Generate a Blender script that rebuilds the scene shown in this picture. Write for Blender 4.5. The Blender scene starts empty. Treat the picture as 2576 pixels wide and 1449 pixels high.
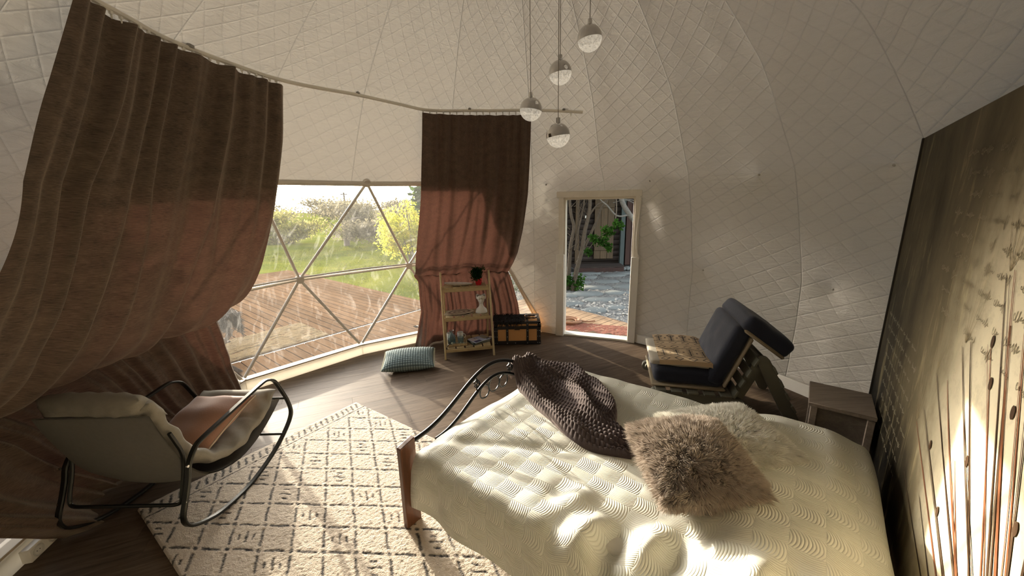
import bpy, bmesh, math, random
import numpy as np
from mathutils import Vector, Matrix

random.seed(7)
rng = np.random.default_rng(7)
scn = bpy.context.scene
COL = scn.collection
R = math.radians
PI = math.pi


def A3(*a):
    return np.array(a, float)


# ------------------------------------------------------------------ camera, sky, sun, exposure
CAM_H, PITCH, ROLL, FPX = 2.0, R(13.0), R(-1.2), 955.0
fw = A3(0, math.cos(PITCH), -math.sin(PITCH))
up0 = A3(0, math.sin(PITCH), math.cos(PITCH))
rt0 = A3(1, 0, 0)
rt = math.cos(ROLL) * rt0 + math.sin(ROLL) * up0
up = -math.sin(ROLL) * rt0 + math.cos(ROLL) * up0
cd = bpy.data.cameras.new('camera')
cd.sensor_width = 36.0
cd.lens = FPX / 2576 * 36.0
cd.clip_start = 0.02
cd.clip_end = 400
cam = bpy.data.objects.new('camera', cd)
COL.objects.link(cam)
cam.matrix_world = Matrix(((rt[0], up[0], -fw[0], 0), (rt[1], up[1], -fw[1], 0), (rt[2], up[2], -fw[2], CAM_H), (0, 0, 0, 1)))
scn.camera = cam

SUN_ELEV = R(11.2)
SUN_TRAVEL = R(-52.0)          # direction the light travels in the ground plane
w = bpy.data.worlds.new('sky')
scn.world = w
w.use_nodes = True
nt = w.node_tree
nt.nodes.clear()
sk = nt.nodes.new('ShaderNodeTexSky')
sk.sky_type = 'NISHITA'
sk.sun_disc = False
sk.sun_elevation = SUN_ELEV
sun_az = SUN_TRAVEL + PI       # where the sun stands, measured from +X
sk.sun_rotation = PI / 2 - sun_az
sk.air_density = 1.0
sk.dust_density = 4.0
sk.ozone_density = 1.0
hs = nt.nodes.new('ShaderNodeHueSaturation')
hs.inputs['Saturation'].default_value = 0.35
bg = nt.nodes.new('ShaderNodeBackground')
bg.inputs['Strength'].default_value = 1.0
wo = nt.nodes.new('ShaderNodeOutputWorld')
nt.links.new(sk.outputs[0], hs.inputs['Color'])
nt.links.new(hs.outputs[0], bg.inputs['Color'])
nt.links.new(bg.outputs[0], wo.inputs['Surface'])

sl = bpy.data.lights.new('sun', 'SUN')
sl.energy = 8.6
sl.angle = R(0.6)
sl.color = (1.0, 0.89, 0.72)
sun = bpy.data.objects.new('sun', sl)
COL.objects.link(sun)
sd = Vector((math.cos(SUN_ELEV) * math.cos(SUN_TRAVEL), math.cos(SUN_ELEV) * math.sin(SUN_TRAVEL), -math.sin(SUN_ELEV)))
sun.rotation_euler = sd.to_track_quat('-Z', 'Y').to_euler()
sun.location = (-8, 12, 6)

vs = scn.view_settings
vs.view_transform = 'Standard'
vs.look = 'None'
vs.exposure = 0.38
vs.gamma = 1.0
vs.use_curve_mapping = False
cy = scn.cycles
cy.max_bounces = 8
cy.diffuse_bounces = 5
cy.glossy_bounces = 3
cy.transmission_bounces = 8
cy.transparent_max_bounces = 12
cy.sample_clamp_indirect = 6.0
cy.caustics_reflective = False
cy.caustics_refractive = False
cy.use_denoising = True

# ------------------------------------------------------------------ materials
MATS = {}


class N:
    """small helper around a node tree"""
    def __init__(s, name):
        s.m = bpy.data.materials.new(name)
        s.m.use_nodes = True
        s.t = s.m.node_tree
        s.t.nodes.clear()
        s.out = s.n('OutputMaterial')

    def n(s, typ, **kw):
        nd = s.t.nodes.new('ShaderNode' + typ)
        for k, v in kw.items():
            if hasattr(nd, k) and k not in nd.inputs:
                setattr(nd, k, v)
            else:
                s.set(nd, k, v)
        return nd

    def set(s, nd, k, v):
        if isinstance(v, bpy.types.NodeSocket):
            s.t.links.new(v, nd.inputs[k])
        else:
            nd.inputs[k].default_value = v

    def math(s, op, a, b=0.0, c=None, clamp=False):
        nd = s.t.nodes.new('ShaderNodeMath')
        nd.operation = op
        nd.use_clamp = clamp
        for i, x in enumerate((a, b) if c is None else (a, b, c)):
            s.set(nd, i, x)
        return nd.outputs[0]

    def mix(s, f, a, b, blend='MIX'):
        nd = s.t.nodes.new('ShaderNodeMix')
        nd.data_type = 'RGBA'
        nd.blend_type = blend
        s.set(nd, 0, f)
        s.set(nd, 6, a)
        s.set(nd, 7, b)
        return nd.outputs[2]

    def noise(s, vec, scale=5.0, detail=3.0, rough=0.5, dist=0.0):
        nd = s.n('TexNoise', Scale=scale, Detail=detail, Roughness=rough, Distortion=dist)
        if vec is not None:
            s.set(nd, 'Vector', vec)
        return nd.outputs[0]

    def coord(s, which='Object'):
        return s.n('TexCoord').outputs[which]

    def mapping(s, vec, scale=(1, 1, 1), rot=(0, 0, 0), loc=(0, 0, 0)):
        nd = s.n('Mapping')
        s.set(nd, 'Vector', vec)
        nd.inputs['Scale'].default_value = scale
        nd.inputs['Rotation'].default_value = rot
        nd.inputs['Location'].default_value = loc
        return nd.outputs[0]

    def ramp(s, f, stops):
        nd = s.n('ValToRGB')
        cr = nd.color_ramp
        while len(cr.elements) < len(stops):
            cr.elements.new(0.5)
        for e, (p, c) in zip(cr.elements, stops):
            e.position = p
            e.color = c if len(c) == 4 else (*c, 1)
        s.set(nd, 'Fac', f)
        return nd.outputs[0]

    def bump(s, h, dist=0.01, strength=1.0, normal=None):
        nd = s.n('Bump')
        nd.inputs['Strength'].default_value = strength
        nd.inputs['Distance'].default_value = dist
        s.set(nd, 'Height', h)
        if normal is not None:
            s.set(nd, 'Normal', normal)
        return nd.outputs[0]

    def bsdf(s, col, rough=0.6, normal=None, metal=0.0, **kw):
        nd = s.n('BsdfPrincipled')
        s.set(nd, 'Base Color', col if isinstance(col, bpy.types.NodeSocket) else (*col[:3], 1))
        s.set(nd, 'Roughness', rough)
        s.set(nd, 'Metallic', metal)
        if normal is not None:
            s.set(nd, 'Normal', normal)
        for k, v in kw.items():
            s.set(nd, k, v)
        return nd.outputs[0]

    def done(s, sh):
        s.t.links.new(sh, s.out.inputs['Surface'])
        return s.m


def c3(h):
    """sRGB 0-255 triple to linear"""
    r = []
    for x in h:
        x = x / 255.0
        r.append(x / 12.92 if x <= 0.04045 else ((x + 0.055) / 1.055) ** 2.4)
    return tuple(r)


def plain(name, rgb, rough=0.6, metal=0.0, var=0.12, vscale=8.0, bump=0.0, bscale=60.0, stretch=(1, 1, 1), **kw):
    """one-colour surface with a little grain in colour and relief"""
    if name in MATS:
        return MATS[name]
    k = N(name)
    v = k.mapping(k.coord(), scale=stretch)
    nz = k.noise(v, vscale, 4.0, 0.6)
    col = k.mix(nz, (*[x * (1 - var) for x in rgb], 1), (*[min(1, x * (1 + var)) for x in rgb], 1))
    nrm = None
    if bump > 0:
        nrm = k.bump(k.noise(v, bscale, 3.0, 0.6), bump, 1.0)
    MATS[name] = k.done(k.bsdf(col, rough, nrm, metal, **kw))
    return MATS[name]


def woodmat(name, c1, c2, rough=0.5, scale=1.0, axis='X', bump=0.0015, knots=0.0):
    if name in MATS:
        return MATS[name]
    k = N(name)
    st = {'X': (1.2, 14, 14), 'Y': (14, 1.2, 14), 'Z': (14, 14, 1.2)}[axis]
    oi = k.n('ObjectInfo')
    ofs = k.n('VectorMath', operation='ADD')
    k.set(ofs, 0, k.mapping(k.coord(), scale=tuple(x * scale for x in st)))
    cmb = k.n('CombineXYZ')
    rr = k.math('MULTIPLY', oi.outputs['Random'], 37.0)
    k.set(cmb, 0, rr); k.set(cmb, 1, rr); k.set(cmb, 2, rr)
    k.set(ofs, 1, cmb.outputs[0])
    v = ofs.outputs[0]
    n1 = k.noise(v, 1.6, 6.0, 0.65, 0.6)
    n2 = k.noise(v, 7.0, 3.0, 0.6)
    f = k.math('MULTIPLY_ADD', n2, 0.35, k.math('MULTIPLY', n1, 0.75))
    col = k.ramp(f, [(0.3, c1), (0.72, c2)])
    tint = k.math('MULTIPLY_ADD', oi.outputs['Random'], 0.16 if name == 'floor_plank' else 0.35, 0.91 if name == 'floor_plank' else 0.82)
    tc = k.n('CombineXYZ')
    k.set(tc, 0, tint); k.set(tc, 1, tint); k.set(tc, 2, tint)
    col = k.mix(1.0, col, tc.outputs[0], 'MULTIPLY')
    MATS[name] = k.done(k.bsdf(col, rough, k.bump(f, bump, 0.8), **({'Specular IOR Level': 0.06 if name == 'floor_plank' else 0.0} if name in ('floor_plank', 'deck_board') else {})))
    return MATS[name]


def attr_two(name, c0, c1, attr='ink', rough=0.9, bump=0.0, bscale=200.0, var=0.15, sheen=0.0, c2=None):
    """fabric whose woven pattern is a vertex attribute blending two thread colours"""
    if name in MATS:
        return MATS[name]
    k = N(name)
    a = k.n('Attribute', attribute_name=attr).outputs['Fac']
    v = k.coord()
    nz = k.noise(v, bscale, 2.0, 0.7)
    base = k.mix(nz, (*[x * (1 - var) for x in c0], 1), (*[min(1, x * (1 + var)) for x in c0], 1))
    col = k.mix(a, base, (*c1, 1))
    nrm = k.bump(nz, bump, 1.0) if bump else None
    MATS[name] = k.done(k.bsdf(col, rough, nrm, **({'Sheen Weight': sheen} if sheen else {})))
    return MATS[name]


# ------------------------------------------------------------------ mesh helpers (world coordinates in, parts keep the thing's origin)
def mk(name, verts, faces, mat=None, parent=None, smooth=True, uv=None, attrs=None, **props):
    verts = np.asarray(verts, float).reshape(-1, 3)
    root = parent
    while root is not None and root.parent is not None:
        root = root.parent
    if root is not None:
        org = np.array(root.location)
    else:
        org = np.array([verts[:, 0].mean(), verts[:, 1].mean(), verts[:, 2].min()])
    loc = verts - org
    me = bpy.data.meshes.new(name)
    if isinstance(faces, np.ndarray):
        nf, k = faces.shape
        me.vertices.add(len(loc))
        me.vertices.foreach_set('co', loc.astype(np.float32).ravel())
        me.loops.add(nf * k)
        me.loops.foreach_set('vertex_index', faces.astype(np.int32).ravel())
        me.polygons.add(nf)
        me.polygons.foreach_set('loop_start', np.arange(0, nf * k, k, dtype=np.int32))
        me.polygons.foreach_set('loop_total', np.full(nf, k, dtype=np.int32))
        me.update(calc_edges=True)
    else:
        me.from_pydata([tuple(p) for p in loc], [], [tuple(f) for f in faces])
        me.update()
    if smooth:
        me.polygons.foreach_set('use_smooth', np.ones(len(me.polygons), dtype=bool))
    if uv is not None:
        uvl = me.uv_layers.new(name='UVMap')
        li = np.empty(len(me.loops), dtype=np.int32)
        me.loops.foreach_get('vertex_index', li)
        uvl.data.foreach_set('uv', np.asarray(uv, np.float32)[li].ravel())
    for an, av in (attrs or {}).items():
        at = me.attributes.new(an, 'FLOAT', 'POINT')
        at.data.foreach_set('value', np.asarray(av, np.float32))
    if mat is not None:
        me.materials.append(mat)
    o = bpy.data.objects.new(name, me)
    COL.objects.link(o)
    if parent is not None:
        o.parent = parent
    else:
        o.location = org
    for k_, v_ in props.items():
        o[k_] = v_
    return o


def thing(name, label, category, loc, group=None):
    o = bpy.data.objects.new(name, None)
    o.empty_display_size = 0.1
    COL.objects.link(o)
    o.location = tuple(loc)
    o['label'] = label
    o['category'] = category
    if group:
        o['group'] = group
    return o


def struct(name, loc=(0, 0, 0)):
    o = bpy.data.objects.new(name, None)
    COL.objects.link(o)
    o.location = tuple(loc)
    o['kind'] = 'structure'
    return o


def grid_faces(nu, nv, wrap_u=False, flip=False):
    """quads of a grid of nu x nv points stored row by row (v rows of u)"""
    iu = np.arange(nu if wrap_u else nu - 1)
    iv = np.arange(nv - 1)
    a, b = np.meshgrid(iu, iv)
    a = a.ravel(); b = b.ravel()
    a2 = (a + 1) % nu
    f = np.stack([b * nu + a, b * nu + a2, (b + 1) * nu + a2, (b + 1) * nu + a], 1)
    return f[:, ::-1].copy() if flip else f


class MB:
    """collects simple solids into one mesh"""
    def __init__(s):
        s.v = []; s.f = []; s.n = 0

    def add(s, v, f):
        v = np.asarray(v, float)
        s.v.append(v)
        for q in (f.tolist() if isinstance(f, np.ndarray) else f):
            s.f.append([i + s.n for i in q])
        s.n += len(v)
        return s

    def box(s, c, size, ax=None, ch=0.0):
        """box with centre c, size (x,y,z), rows of ax the axes, chamfer ch"""
        c = np.asarray(c, float)
        ax = np.eye(3) if ax is None else np.asarray(ax, float)
        h = np.asarray(size, float) / 2
        if ch <= 0 or ch >= h.min():
            P = np.array([[x, y, z] for x in (-1, 1) for y in (-1, 1) for z in (-1, 1)], float) * h
            F = [[0, 1, 3, 2], [4, 6, 7, 5], [0, 4, 5, 1], [2, 3, 7, 6], [0, 2, 6, 4], [1, 5, 7, 3]]
        else:
            P = []; idx = {}
            for x in (-1, 1):
                for y in (-1, 1):
                    for z in (-1, 1):
                        for a in range(3):
                            p = np.array([x, y, z], float) * (h - ch)
                            p[a] = (x, y, z)[a] * h[a]
                            idx[(x, y, z, a)] = len(P)
                            P.append(p)
            P = np.array(P)
            F = []
            for a in range(3):
                b, d = [(1, 2), (2, 0), (0, 1)][a]
                for sg in (-1, 1):
                    q = []
                    for (sb, sd_) in ((-1, -1), (1, -1), (1, 1), (-1, 1)):
                        t = [0, 0, 0]; t[a] = sg; t[b] = sb; t[d] = sd_
                        q.append(idx[(*t, a)])
                    F.append(q if sg > 0 else q[::-1])
            for a in range(3):          # edges parallel to axis a
                b, d = [(1, 2), (2, 0), (0, 1)][a]
                for sb in (-1, 1):
                    for sd_ in (-1, 1):
                        t0 = [0, 0, 0]; t1 = [0, 0, 0]
                        t0[a] = -1; t1[a] = 1
                        for t in (t0, t1):
                            t[b] = sb; t[d] = sd_
                        q = [idx[(*t0, b)], idx[(*t1, b)], idx[(*t1, d)], idx[(*t0, d)]]
                        F.append(q if sb * sd_ < 0 else q[::-1])
            for x in (-1, 1):
                for y in (-1, 1):
                    for z in (-1, 1):
                        q = [idx[(x, y, z, 0)], idx[(x, y, z, 1)], idx[(x, y, z, 2)]]
                        F.append(q if x * y * z > 0 else q[::-1])
        return s.add(c + P @ ax, F)

    def tube(s, pts, r, n=8, closed=False, flat=None, upv=None, caps=True):
        """round tube (radius r, number or list) or flat bar (flat=(w,h), w along upv) along points"""
        P = np.asarray(pts, float)
        m = len(P)
        T = np.zeros_like(P)
        for i in range(m):
            a = P[(i - 1) % m] if (closed or i > 0) else P[i]
            b = P[(i + 1) % m] if (closed or i < m - 1) else P[i]
            t = b - a
            T[i] = t / max(np.linalg.norm(t), 1e-9)
        if upv is not None:
            U = np.array([np.asarray(upv, float) - T[i] * (np.asarray(upv, float) @ T[i]) for i in range(m)])
        else:
            U = np.zeros_like(P)
            u = np.cross(T[0], [0, 0, 1.0])
            if np.linalg.norm(u) < 1e-3:
                u = np.cross(T[0], [1.0, 0, 0])
            for i in range(m):
                u = u - T[i] * (u @ T[i])
                u = u / max(np.linalg.norm(u), 1e-9)
                U[i] = u
        U /= np.maximum(np.linalg.norm(U, axis=1), 1e-9)[:, None]
        Vv = np.cross(T, U)
        if flat is not None:
            w_, h_ = flat
            k = min(w_, h_) * 0.3
            prof = [(-w_ / 2 + k, -h_ / 2), (w_ / 2 - k, -h_ / 2), (w_ / 2, -h_ / 2 + k), (w_ / 2, h_ / 2 - k), (w_ / 2 - k, h_ / 2), (-w_ / 2 + k, h_ / 2), (-w_ / 2, h_ / 2 - k), (-w_ / 2, -h_ / 2 + k)]
            n = 8
            rr = np.ones(m)
        else:
            prof = [(math.cos(2 * PI * j / n), math.sin(2 * PI * j / n)) for j in range(n)]
            rr = np.full(m, r, float) if np.isscalar(r) else np.asarray(r, float)
        V = np.array([P[i] + rr[i] * (a * U[i] + b * Vv[i]) for i in range(m) for (a, b) in prof])
        F = []
        for i in range(m if closed else m - 1):
            i2 = (i + 1) % m
            for j in range(n):
                j2 = (j + 1) % n
                F.append([i * n + j, i * n + j2, i2 * n + j2, i2 * n + j])
        if caps and not closed:
            F.append(list(range(n))[::-1])
            F.append([(m - 1) * n + j for j in range(n)])
        return s.add(V, F)

    def lathe(s, prof, c=(0, 0, 0), n=24, ax=None, caps=True):
        """prof = list of (r, z) from bottom to top"""
        ax = np.eye(3) if ax is None else np.asarray(ax, float)
        V = []
        for (r, z) in prof:
            for j in range(n):
                a = 2 * PI * j / n
                V.append([r * math.cos(a), r * math.sin(a), z])
        F = []
        for i in range(len(prof) - 1):
            for j in range(n):
                j2 = (j + 1) % n
                F.append([i * n + j, i * n + j2, (i + 1) * n + j2, (i + 1) * n + j])
        if caps:
            if prof[0][0] > 1e-4:
                F.append([j for j in range(n)][::-1])
            if prof[-1][0] > 1e-4:
                F.append([(len(prof) - 1) * n + j for j in range(n)])
        return s.add(np.asarray(c, float) + np.array(V) @ ax, F)

    def ball(s, c, r, n=12, m=8, ax=None):
        r = (r, r, r) if np.isscalar(r) else r
        ax = np.eye(3) if ax is None else np.asarray(ax, float)
        V = [[0, 0, -1]]
        for i in range(1, m):
            t = -PI / 2 + PI * i / m
            for j in range(n):
                a = 2 * PI * j / n
                V.append([math.cos(t) * math.cos(a), math.cos(t) * math.sin(a), math.sin(t)])
        V.append([0, 0, 1])
        F = []
        for j in range(n):
            F.append([0, 1 + (j + 1) % n, 1 + j])
            F.append([len(V) - 1, 1 + (m - 2) * n + j, 1 + (m - 2) * n + (j + 1) % n])
        for i in range(m - 2):
            for j in range(n):
                j2 = (j + 1) % n
                F.append([1 + i * n + j, 1 + i * n + j2, 1 + (i + 1) * n + j2, 1 + (i + 1) * n + j])
        return s.add(np.asarray(c, float) + (np.array(V) * np.array(r)) @ ax, F)

    def build(s, name, mat, parent=None, smooth=True, **props):
        o = mk(name, np.concatenate(s.v), s.f, mat, parent, smooth, **props)
        if smooth:
            try:
                o.data.set_sharp_from_angle(angle=R(38))
            except Exception:
                pass
        return o


def box_part(name, c, size, mat, parent=None, ax=None, ch=0.004, **props):
    return MB().box(c, size, ax, ch).build(name, mat, parent, **props)


def rotz(a):
    """rows are the turned x, y, z axes"""
    return np.array([[math.cos(a), math.sin(a), 0], [-math.sin(a), math.cos(a), 0], [0, 0, 1]])


def smooth_path(pts, per=6, closed=False):
    """Catmull-Rom through the points"""
    P = np.asarray(pts, float)
    m = len(P)
    out = []
    rngi = range(m if closed else m - 1)
    for i in rngi:
        p0 = P[(i - 1) % m] if (closed or i > 0) else 2 * P[0] - P[1]
        p1 = P[i]
        p2 = P[(i + 1) % m]
        p3 = P[(i + 2) % m] if (closed or i + 2 < m) else 2 * P[-1] - P[-2]
        for j in range(per):
            t = j / per
            out.append(0.5 * ((2 * p1) + (-p0 + p2) * t + (2 * p0 - 5 * p1 + 4 * p2 - p3) * t * t + (-p0 + 3 * p1 - 3 * p2 + p3) * t ** 3))
    if not closed:
        out.append(P[-1])
    return np.array(out)


def round_path(pts, rad, n=5, closed=False):
    """polyline with its corners rounded to about rad"""
    P = [np.asarray(p, float) for p in pts]
    m = len(P)
    out = []
    for i in range(m):
        if not closed and i in (0, m - 1):
            out.append(P[i]); continue
        a, b, c_ = P[(i - 1) % m], P[i], P[(i + 1) % m]
        r_ = rad[i] if not np.isscalar(rad) else rad
        d1 = min(r_, np.linalg.norm(a - b) * 0.48)
        d2 = min(r_, np.linalg.norm(c_ - b) * 0.48)
        p, q = b + (a - b) / np.linalg.norm(a - b) * d1, b + (c_ - b) / np.linalg.norm(c_ - b) * d2
        for j in range(n + 1):
            t = j / n
            out.append((1 - t) ** 2 * p + 2 * t * (1 - t) * b + t * t * q)
    return np.array(out)


def smoothstep(x, a, b):
    t = np.clip((x - a) / (b - a), 0, 1)
    return t * t * (3 - 2 * t)


def vnoise(x, y, seed=0):
    """smooth 2-D value noise for arrays, about -1..1"""
    r_ = np.random.default_rng(seed).uniform(-1, 1, (64, 64))
    xi = np.floor(x).astype(int); yi = np.floor(y).astype(int)
    fx = x - xi; fy = y - yi
    fx = fx * fx * (3 - 2 * fx); fy = fy * fy * (3 - 2 * fy)
    g = lambda a, b: r_[a % 64, b % 64]
    return (g(xi, yi) * (1 - fx) + g(xi + 1, yi) * fx) * (1 - fy) + (g(xi, yi + 1) * (1 - fx) + g(xi + 1, yi + 1) * fx) * fy


def pillow(name, w_, d_, h_, c, ax, mat, parent=None, n=28, ears=0.05, disp=None, attrs=None, power=2.2, **props):
    """puffed cushion w_ x d_, thickness h_, centre c, rows of ax its axes; disp(x,y,side)-> extra height"""
    t = np.linspace(-1, 1, n)
    X, Y = np.meshgrid(t, t)
    prof = np.clip((1 - np.abs(X) ** power) * (1 - np.abs(Y) ** power), 0, 1) ** 0.5
    pin = 1 - ears * (np.abs(Y) < 2) * (1 - Y ** 2)     # edges drawn in between the corners
    pin2 = 1 - ears * (1 - X ** 2)
    px = X * w_ / 2 * (1 - (1 - pin) * np.abs(X) ** 3)
    py = Y * d_ / 2 * (1 - (1 - pin2) * np.abs(Y) ** 3)
    top = prof * h_ / 2
    bot = -prof * h_ / 2
    if disp is not None:
        top = top + disp(X * w_ / 2, Y * d_ / 2, 1) * (prof > 0.02)
        bot = bot - disp(X * w_ / 2, Y * d_ / 2, -1) * (prof > 0.02)
    V = np.concatenate([np.stack([px, py, top], -1).reshape(-1, 3), np.stack([px, py, bot], -1).reshape(-1, 3)])
    F = np.concatenate([grid_faces(n, n), grid_faces(n, n, flip=True) + n * n])
    # weld the rim: make the lower sheet share the rim points
    idx = np.arange(2 * n * n)
    rim = ((np.abs(X) > 0.9999) | (np.abs(Y) > 0.9999)).ravel()
    idx[n * n:][rim] = np.arange(n * n)[rim]
    F = idx[F]
    used = np.unique(F)
    rem = np.full(2 * n * n, -1); rem[used] = np.arange(len(used))
    W = np.asarray(c, float) + V @ np.asarray(ax, float)
    at = None
    if attrs is not None:
        val = attrs(np.concatenate([X.ravel(), X.ravel()]) * w_ / 2, np.concatenate([Y.ravel(), Y.ravel()]) * d_ / 2)
        at = {'ink': val[used]}
    return mk(name, W[used], rem[F], mat, parent, attrs=at, **props)


def leaves(pts, size, seed=1, up_bias=0.3, aspect=0.5, fold=True):
    """a leaf (two triangles folded on the mid rib) at every point -> verts, faces"""
    r_ = np.random.default_rng(seed)
    n = len(pts)
    d = r_.normal(size=(n, 3)); d[:, 2] -= up_bias
    d /= np.linalg.norm(d, axis=1)[:, None]
    s_ = np.cross(d, r_.normal(size=(n, 3)))
    s_ /= np.linalg.norm(s_, axis=1)[:, None]
    nn = np.cross(d, s_)
    L = size * r_.uniform(0.6, 1.3, n)[:, None]
    W = L * aspect
    p0 = pts
    p1 = pts + d * L * 0.5 + s_ * W * 0.5 + nn * L * 0.12
    p2 = pts + d * L
    p3 = pts + d * L * 0.5 - s_ * W * 0.5 + nn * L * 0.12
    V = np.stack([p0, p1, p2, p3], 1).reshape(-1, 3)
    b = np.arange(n)[:, None] * 4
    F = np.concatenate([b + [[0, 1, 2]], b + [[0, 2, 3]]])
    return V, F


def blob_points(c, rad, n, seed=1, shell=0.55, clumps=14):
    """points clumped through an ellipsoid, denser near its skin"""
    r_ = np.random.default_rng(seed)
    cc = r_.normal(size=(clumps, 3)); cc /= np.linalg.norm(cc, axis=1)[:, None]
    cc *= r_.uniform(0.35, 0.85, clumps)[:, None]
    k = r_.integers(0, clumps, n)
    d = r_.normal(size=(n, 3)); d /= np.linalg.norm(d, axis=1)[:, None]
    p = cc[k] + d * (r_.uniform(0, 1, n) ** shell)[:, None] * 0.42
    return np.asarray(c, float) + p * np.asarray(rad, float)
# ------------------------------------------------------------------ the dome
CX, CY, ZC, RS = 0.0, 2.4, 0.6, 3.305
SEAMS = [-54, -34, -14, 6, 25, 45.5, 66, 84, 106, 130, 150, 170, 190, 210, 230, 250, 270, 288, 306]
N0 = [82, 106, 130, 154, 178, 202]
N1 = [92, 116.5, 141, 165, 189]
N2 = [103, 126.5, 150, 174]
ALL1 = [-29, -4, 20.5, 43.5, 68] + N1 + [213, 237, 261]
ALL2 = [-38, -13, 11, 31.7, 55, 80.5] + N2 + [198, 222, 246]
Z0, Z1, Z2 = 0.125, 1.13, 2.24
R0 = {58: 3.2, 34: 3.235, 10: 3.235, -14: 3.235, 57.2: 3.2, 78.6: 3.2, 82: 3.25, 106: 3.30, 130: 3.20, 154: 3.30, 178: 3.08, 202: 2.96, 226: 3.1, 250: 3.2, 274: 3.2}


def pol(az, r, z):
    return A3(CX + r * math.cos(R(az)), CY + r * math.sin(R(az)), z)


def rsph(z):
    return np.sqrt(np.maximum(RS ** 2 - (np.asarray(z, float) - ZC) ** 2, 0))


DO = A3(0.66, 5.47, 0)
DX = A3(0.94, -0.341, 0); DX /= np.linalg.norm(DX)
DN = A3(-DX[1], DX[0], 0)
door_az = [math.degrees(math.atan2((DO + DX * s - A3(CX, CY, 0))[1], (DO + DX * s)[0])) for s in (0.07, 1.075)]


def dome_r(az, z):
    az = np.asarray(az, float); z = np.asarray(z, float)
    kn = np.array([-0.1, 1.12, 2.22, 3.05, 3.6, 3.85, 3.905])
    r_ = rsph(z)
    r_ = np.where(z < 3.6, 0.5 * r_ + 0.5 * np.interp(z, kn, rsph(kn)), r_)
    s_ = np.array(SEAMS, float)
    i = np.clip(np.searchsorted(s_, az, 'right') - 1, 0, len(s_) - 2)
    half = np.radians((s_[i + 1] - s_[i]) / 2)
    d = np.radians(az - (s_[i] + s_[i + 1]) / 2)
    r_ = r_ * (0.35 + 0.65 * np.cos(half) / np.cos(d))
    for nodes, zz in ((ALL1, 1.10), (ALL2, 2.2)):
        for a in nodes:
            dd = ((np.radians(az - a) * 3.1) ** 2 + (z - zz) ** 2)
            r_ = r_ + 0.045 * np.exp(-dd / 0.02) + 0.02 * np.exp(-dd / 0.0015)
    r_ = r_ + 0.012 * vnoise(az * 0.22, z * 3.1, 3) * np.exp(-((z - 3.9) / 0.8) ** 2 * 0)
    # meets the flat door frame
    a0, a1 = min(door_az), max(door_az)
    out = np.maximum(np.maximum(a0 - az, az - a1), 0) * 0.056
    outz = np.maximum(z - 2.06, 0)
    wgt = 1 - smoothstep(np.hypot(out, outz), 0.0, 0.4)
    c0 = (DO - A3(CX, CY, 0)) @ DN
    dirn = np.cos(np.radians(az)) * DN[0] + np.sin(np.radians(az)) * DN[1]
    flat = (c0 - 0.012) / np.maximum(dirn, 0.5)
    return r_ * (1 - wgt) + flat * wgt


def liner_material():
    k = N('quilted_liner')
    uv = k.n('UVMap').outputs[0]
    sep = k.n('SeparateXYZ'); k.set(sep, 0, uv)
    u, v = sep.outputs[0], sep.outputs[1]
    wob = k.math('MULTIPLY_ADD', k.noise(uv, 2.2, 2.0), 0.05, -0.025)

    def fam(ang, sp):
        q = k.math('ADD', k.math('MULTIPLY', u, -math.sin(R(ang)) / sp), k.math('MULTIPLY', v, math.cos(R(ang)) / sp))
        q = k.math('ADD', q, wob)
        f = k.math('ABSOLUTE', k.math('SUBTRACT', k.math('FRACT', q), 0.5))     # 0.5 on a stitch line
        return k.math('SUBTRACT', 0.5, f)
    d1, d2 = fam(31, 0.135), fam(-52, 0.15)
    h1 = k.math('MULTIPLY', d1, 13.0, clamp=True)
    h2 = k.math('MULTIPLY', d2, 13.0, clamp=True)
    h1 = k.math('POWER', h1, 0.6); h2 = k.math('POWER', h2, 0.6)
    puff = k.math('MULTIPLY', h1, k.math('MULTIPLY_ADD', h2, 0.7, 0.3))
    wr = k.noise(k.mapping(uv, scale=(6, 24, 1), rot=(0, 0, 0.12)), 1.0, 5.0, 0.62, 1.0)
    wr2 = k.noise(k.mapping(uv, scale=(3, 5, 1)), 1.0, 3.0, 0.5, 0.5)
    sd = k.n('Attribute', attribute_name='seam').outputs['Fac']
    near = k.math('SUBTRACT', 1.0, k.math('MULTIPLY', sd, 150.0, clamp=True))
    h = k.math('ADD', k.math('MULTIPLY', puff, 0.75), k.math('MULTIPLY', wr, 2.3))
    h = k.math('ADD', h, k.math('MULTIPLY', wr2, 1.9))
    h = k.math('SUBTRACT', h, k.math('MULTIPLY', near, 0.9))
    nrm = k.bump(h, 0.0085, 0.85)
    line = k.math('MAXIMUM', k.math('SUBTRACT', 1.0, h1), k.math('SUBTRACT', 1.0, h2))
    col = k.mix(k.math('MULTIPLY', line, 0.16), (0.66, 0.605, 0.525, 1), (0.42, 0.37, 0.31, 1))
    col = k.mix(k.math('MULTIPLY', near, 0.30), col, (0.30, 0.265, 0.215, 1))
    dif = k.n('BsdfDiffuse', Color=col, Roughness=0.6, Normal=nrm).outputs[0]
    gl = k.n('BsdfGlossy', Roughness=0.45, Color=(1, 1, 1, 1), Normal=nrm).outputs[0]
    tr = k.n('BsdfTranslucent', Color=(0.95, 0.90, 0.80, 1), Normal=nrm).outputs[0]
    m1 = k.n('MixShader', Fac=0.033)
    k.t.links.new(dif, m1.inputs[1]); k.t.links.new(tr, m1.inputs[2])
    m2 = k.n('MixShader', Fac=0.06)
    k.t.links.new(m1.outputs[0], m2.inputs[1]); k.t.links.new(gl, m2.inputs[2])
    return k.done(m2.outputs[0])


M_LINER = liner_material()
M_WHITE = plain('white_painted_board', (0.84, 0.80, 0.72), 0.35, var=0.05)
dome = struct('wall_dome', (CX, CY, 0))


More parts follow.
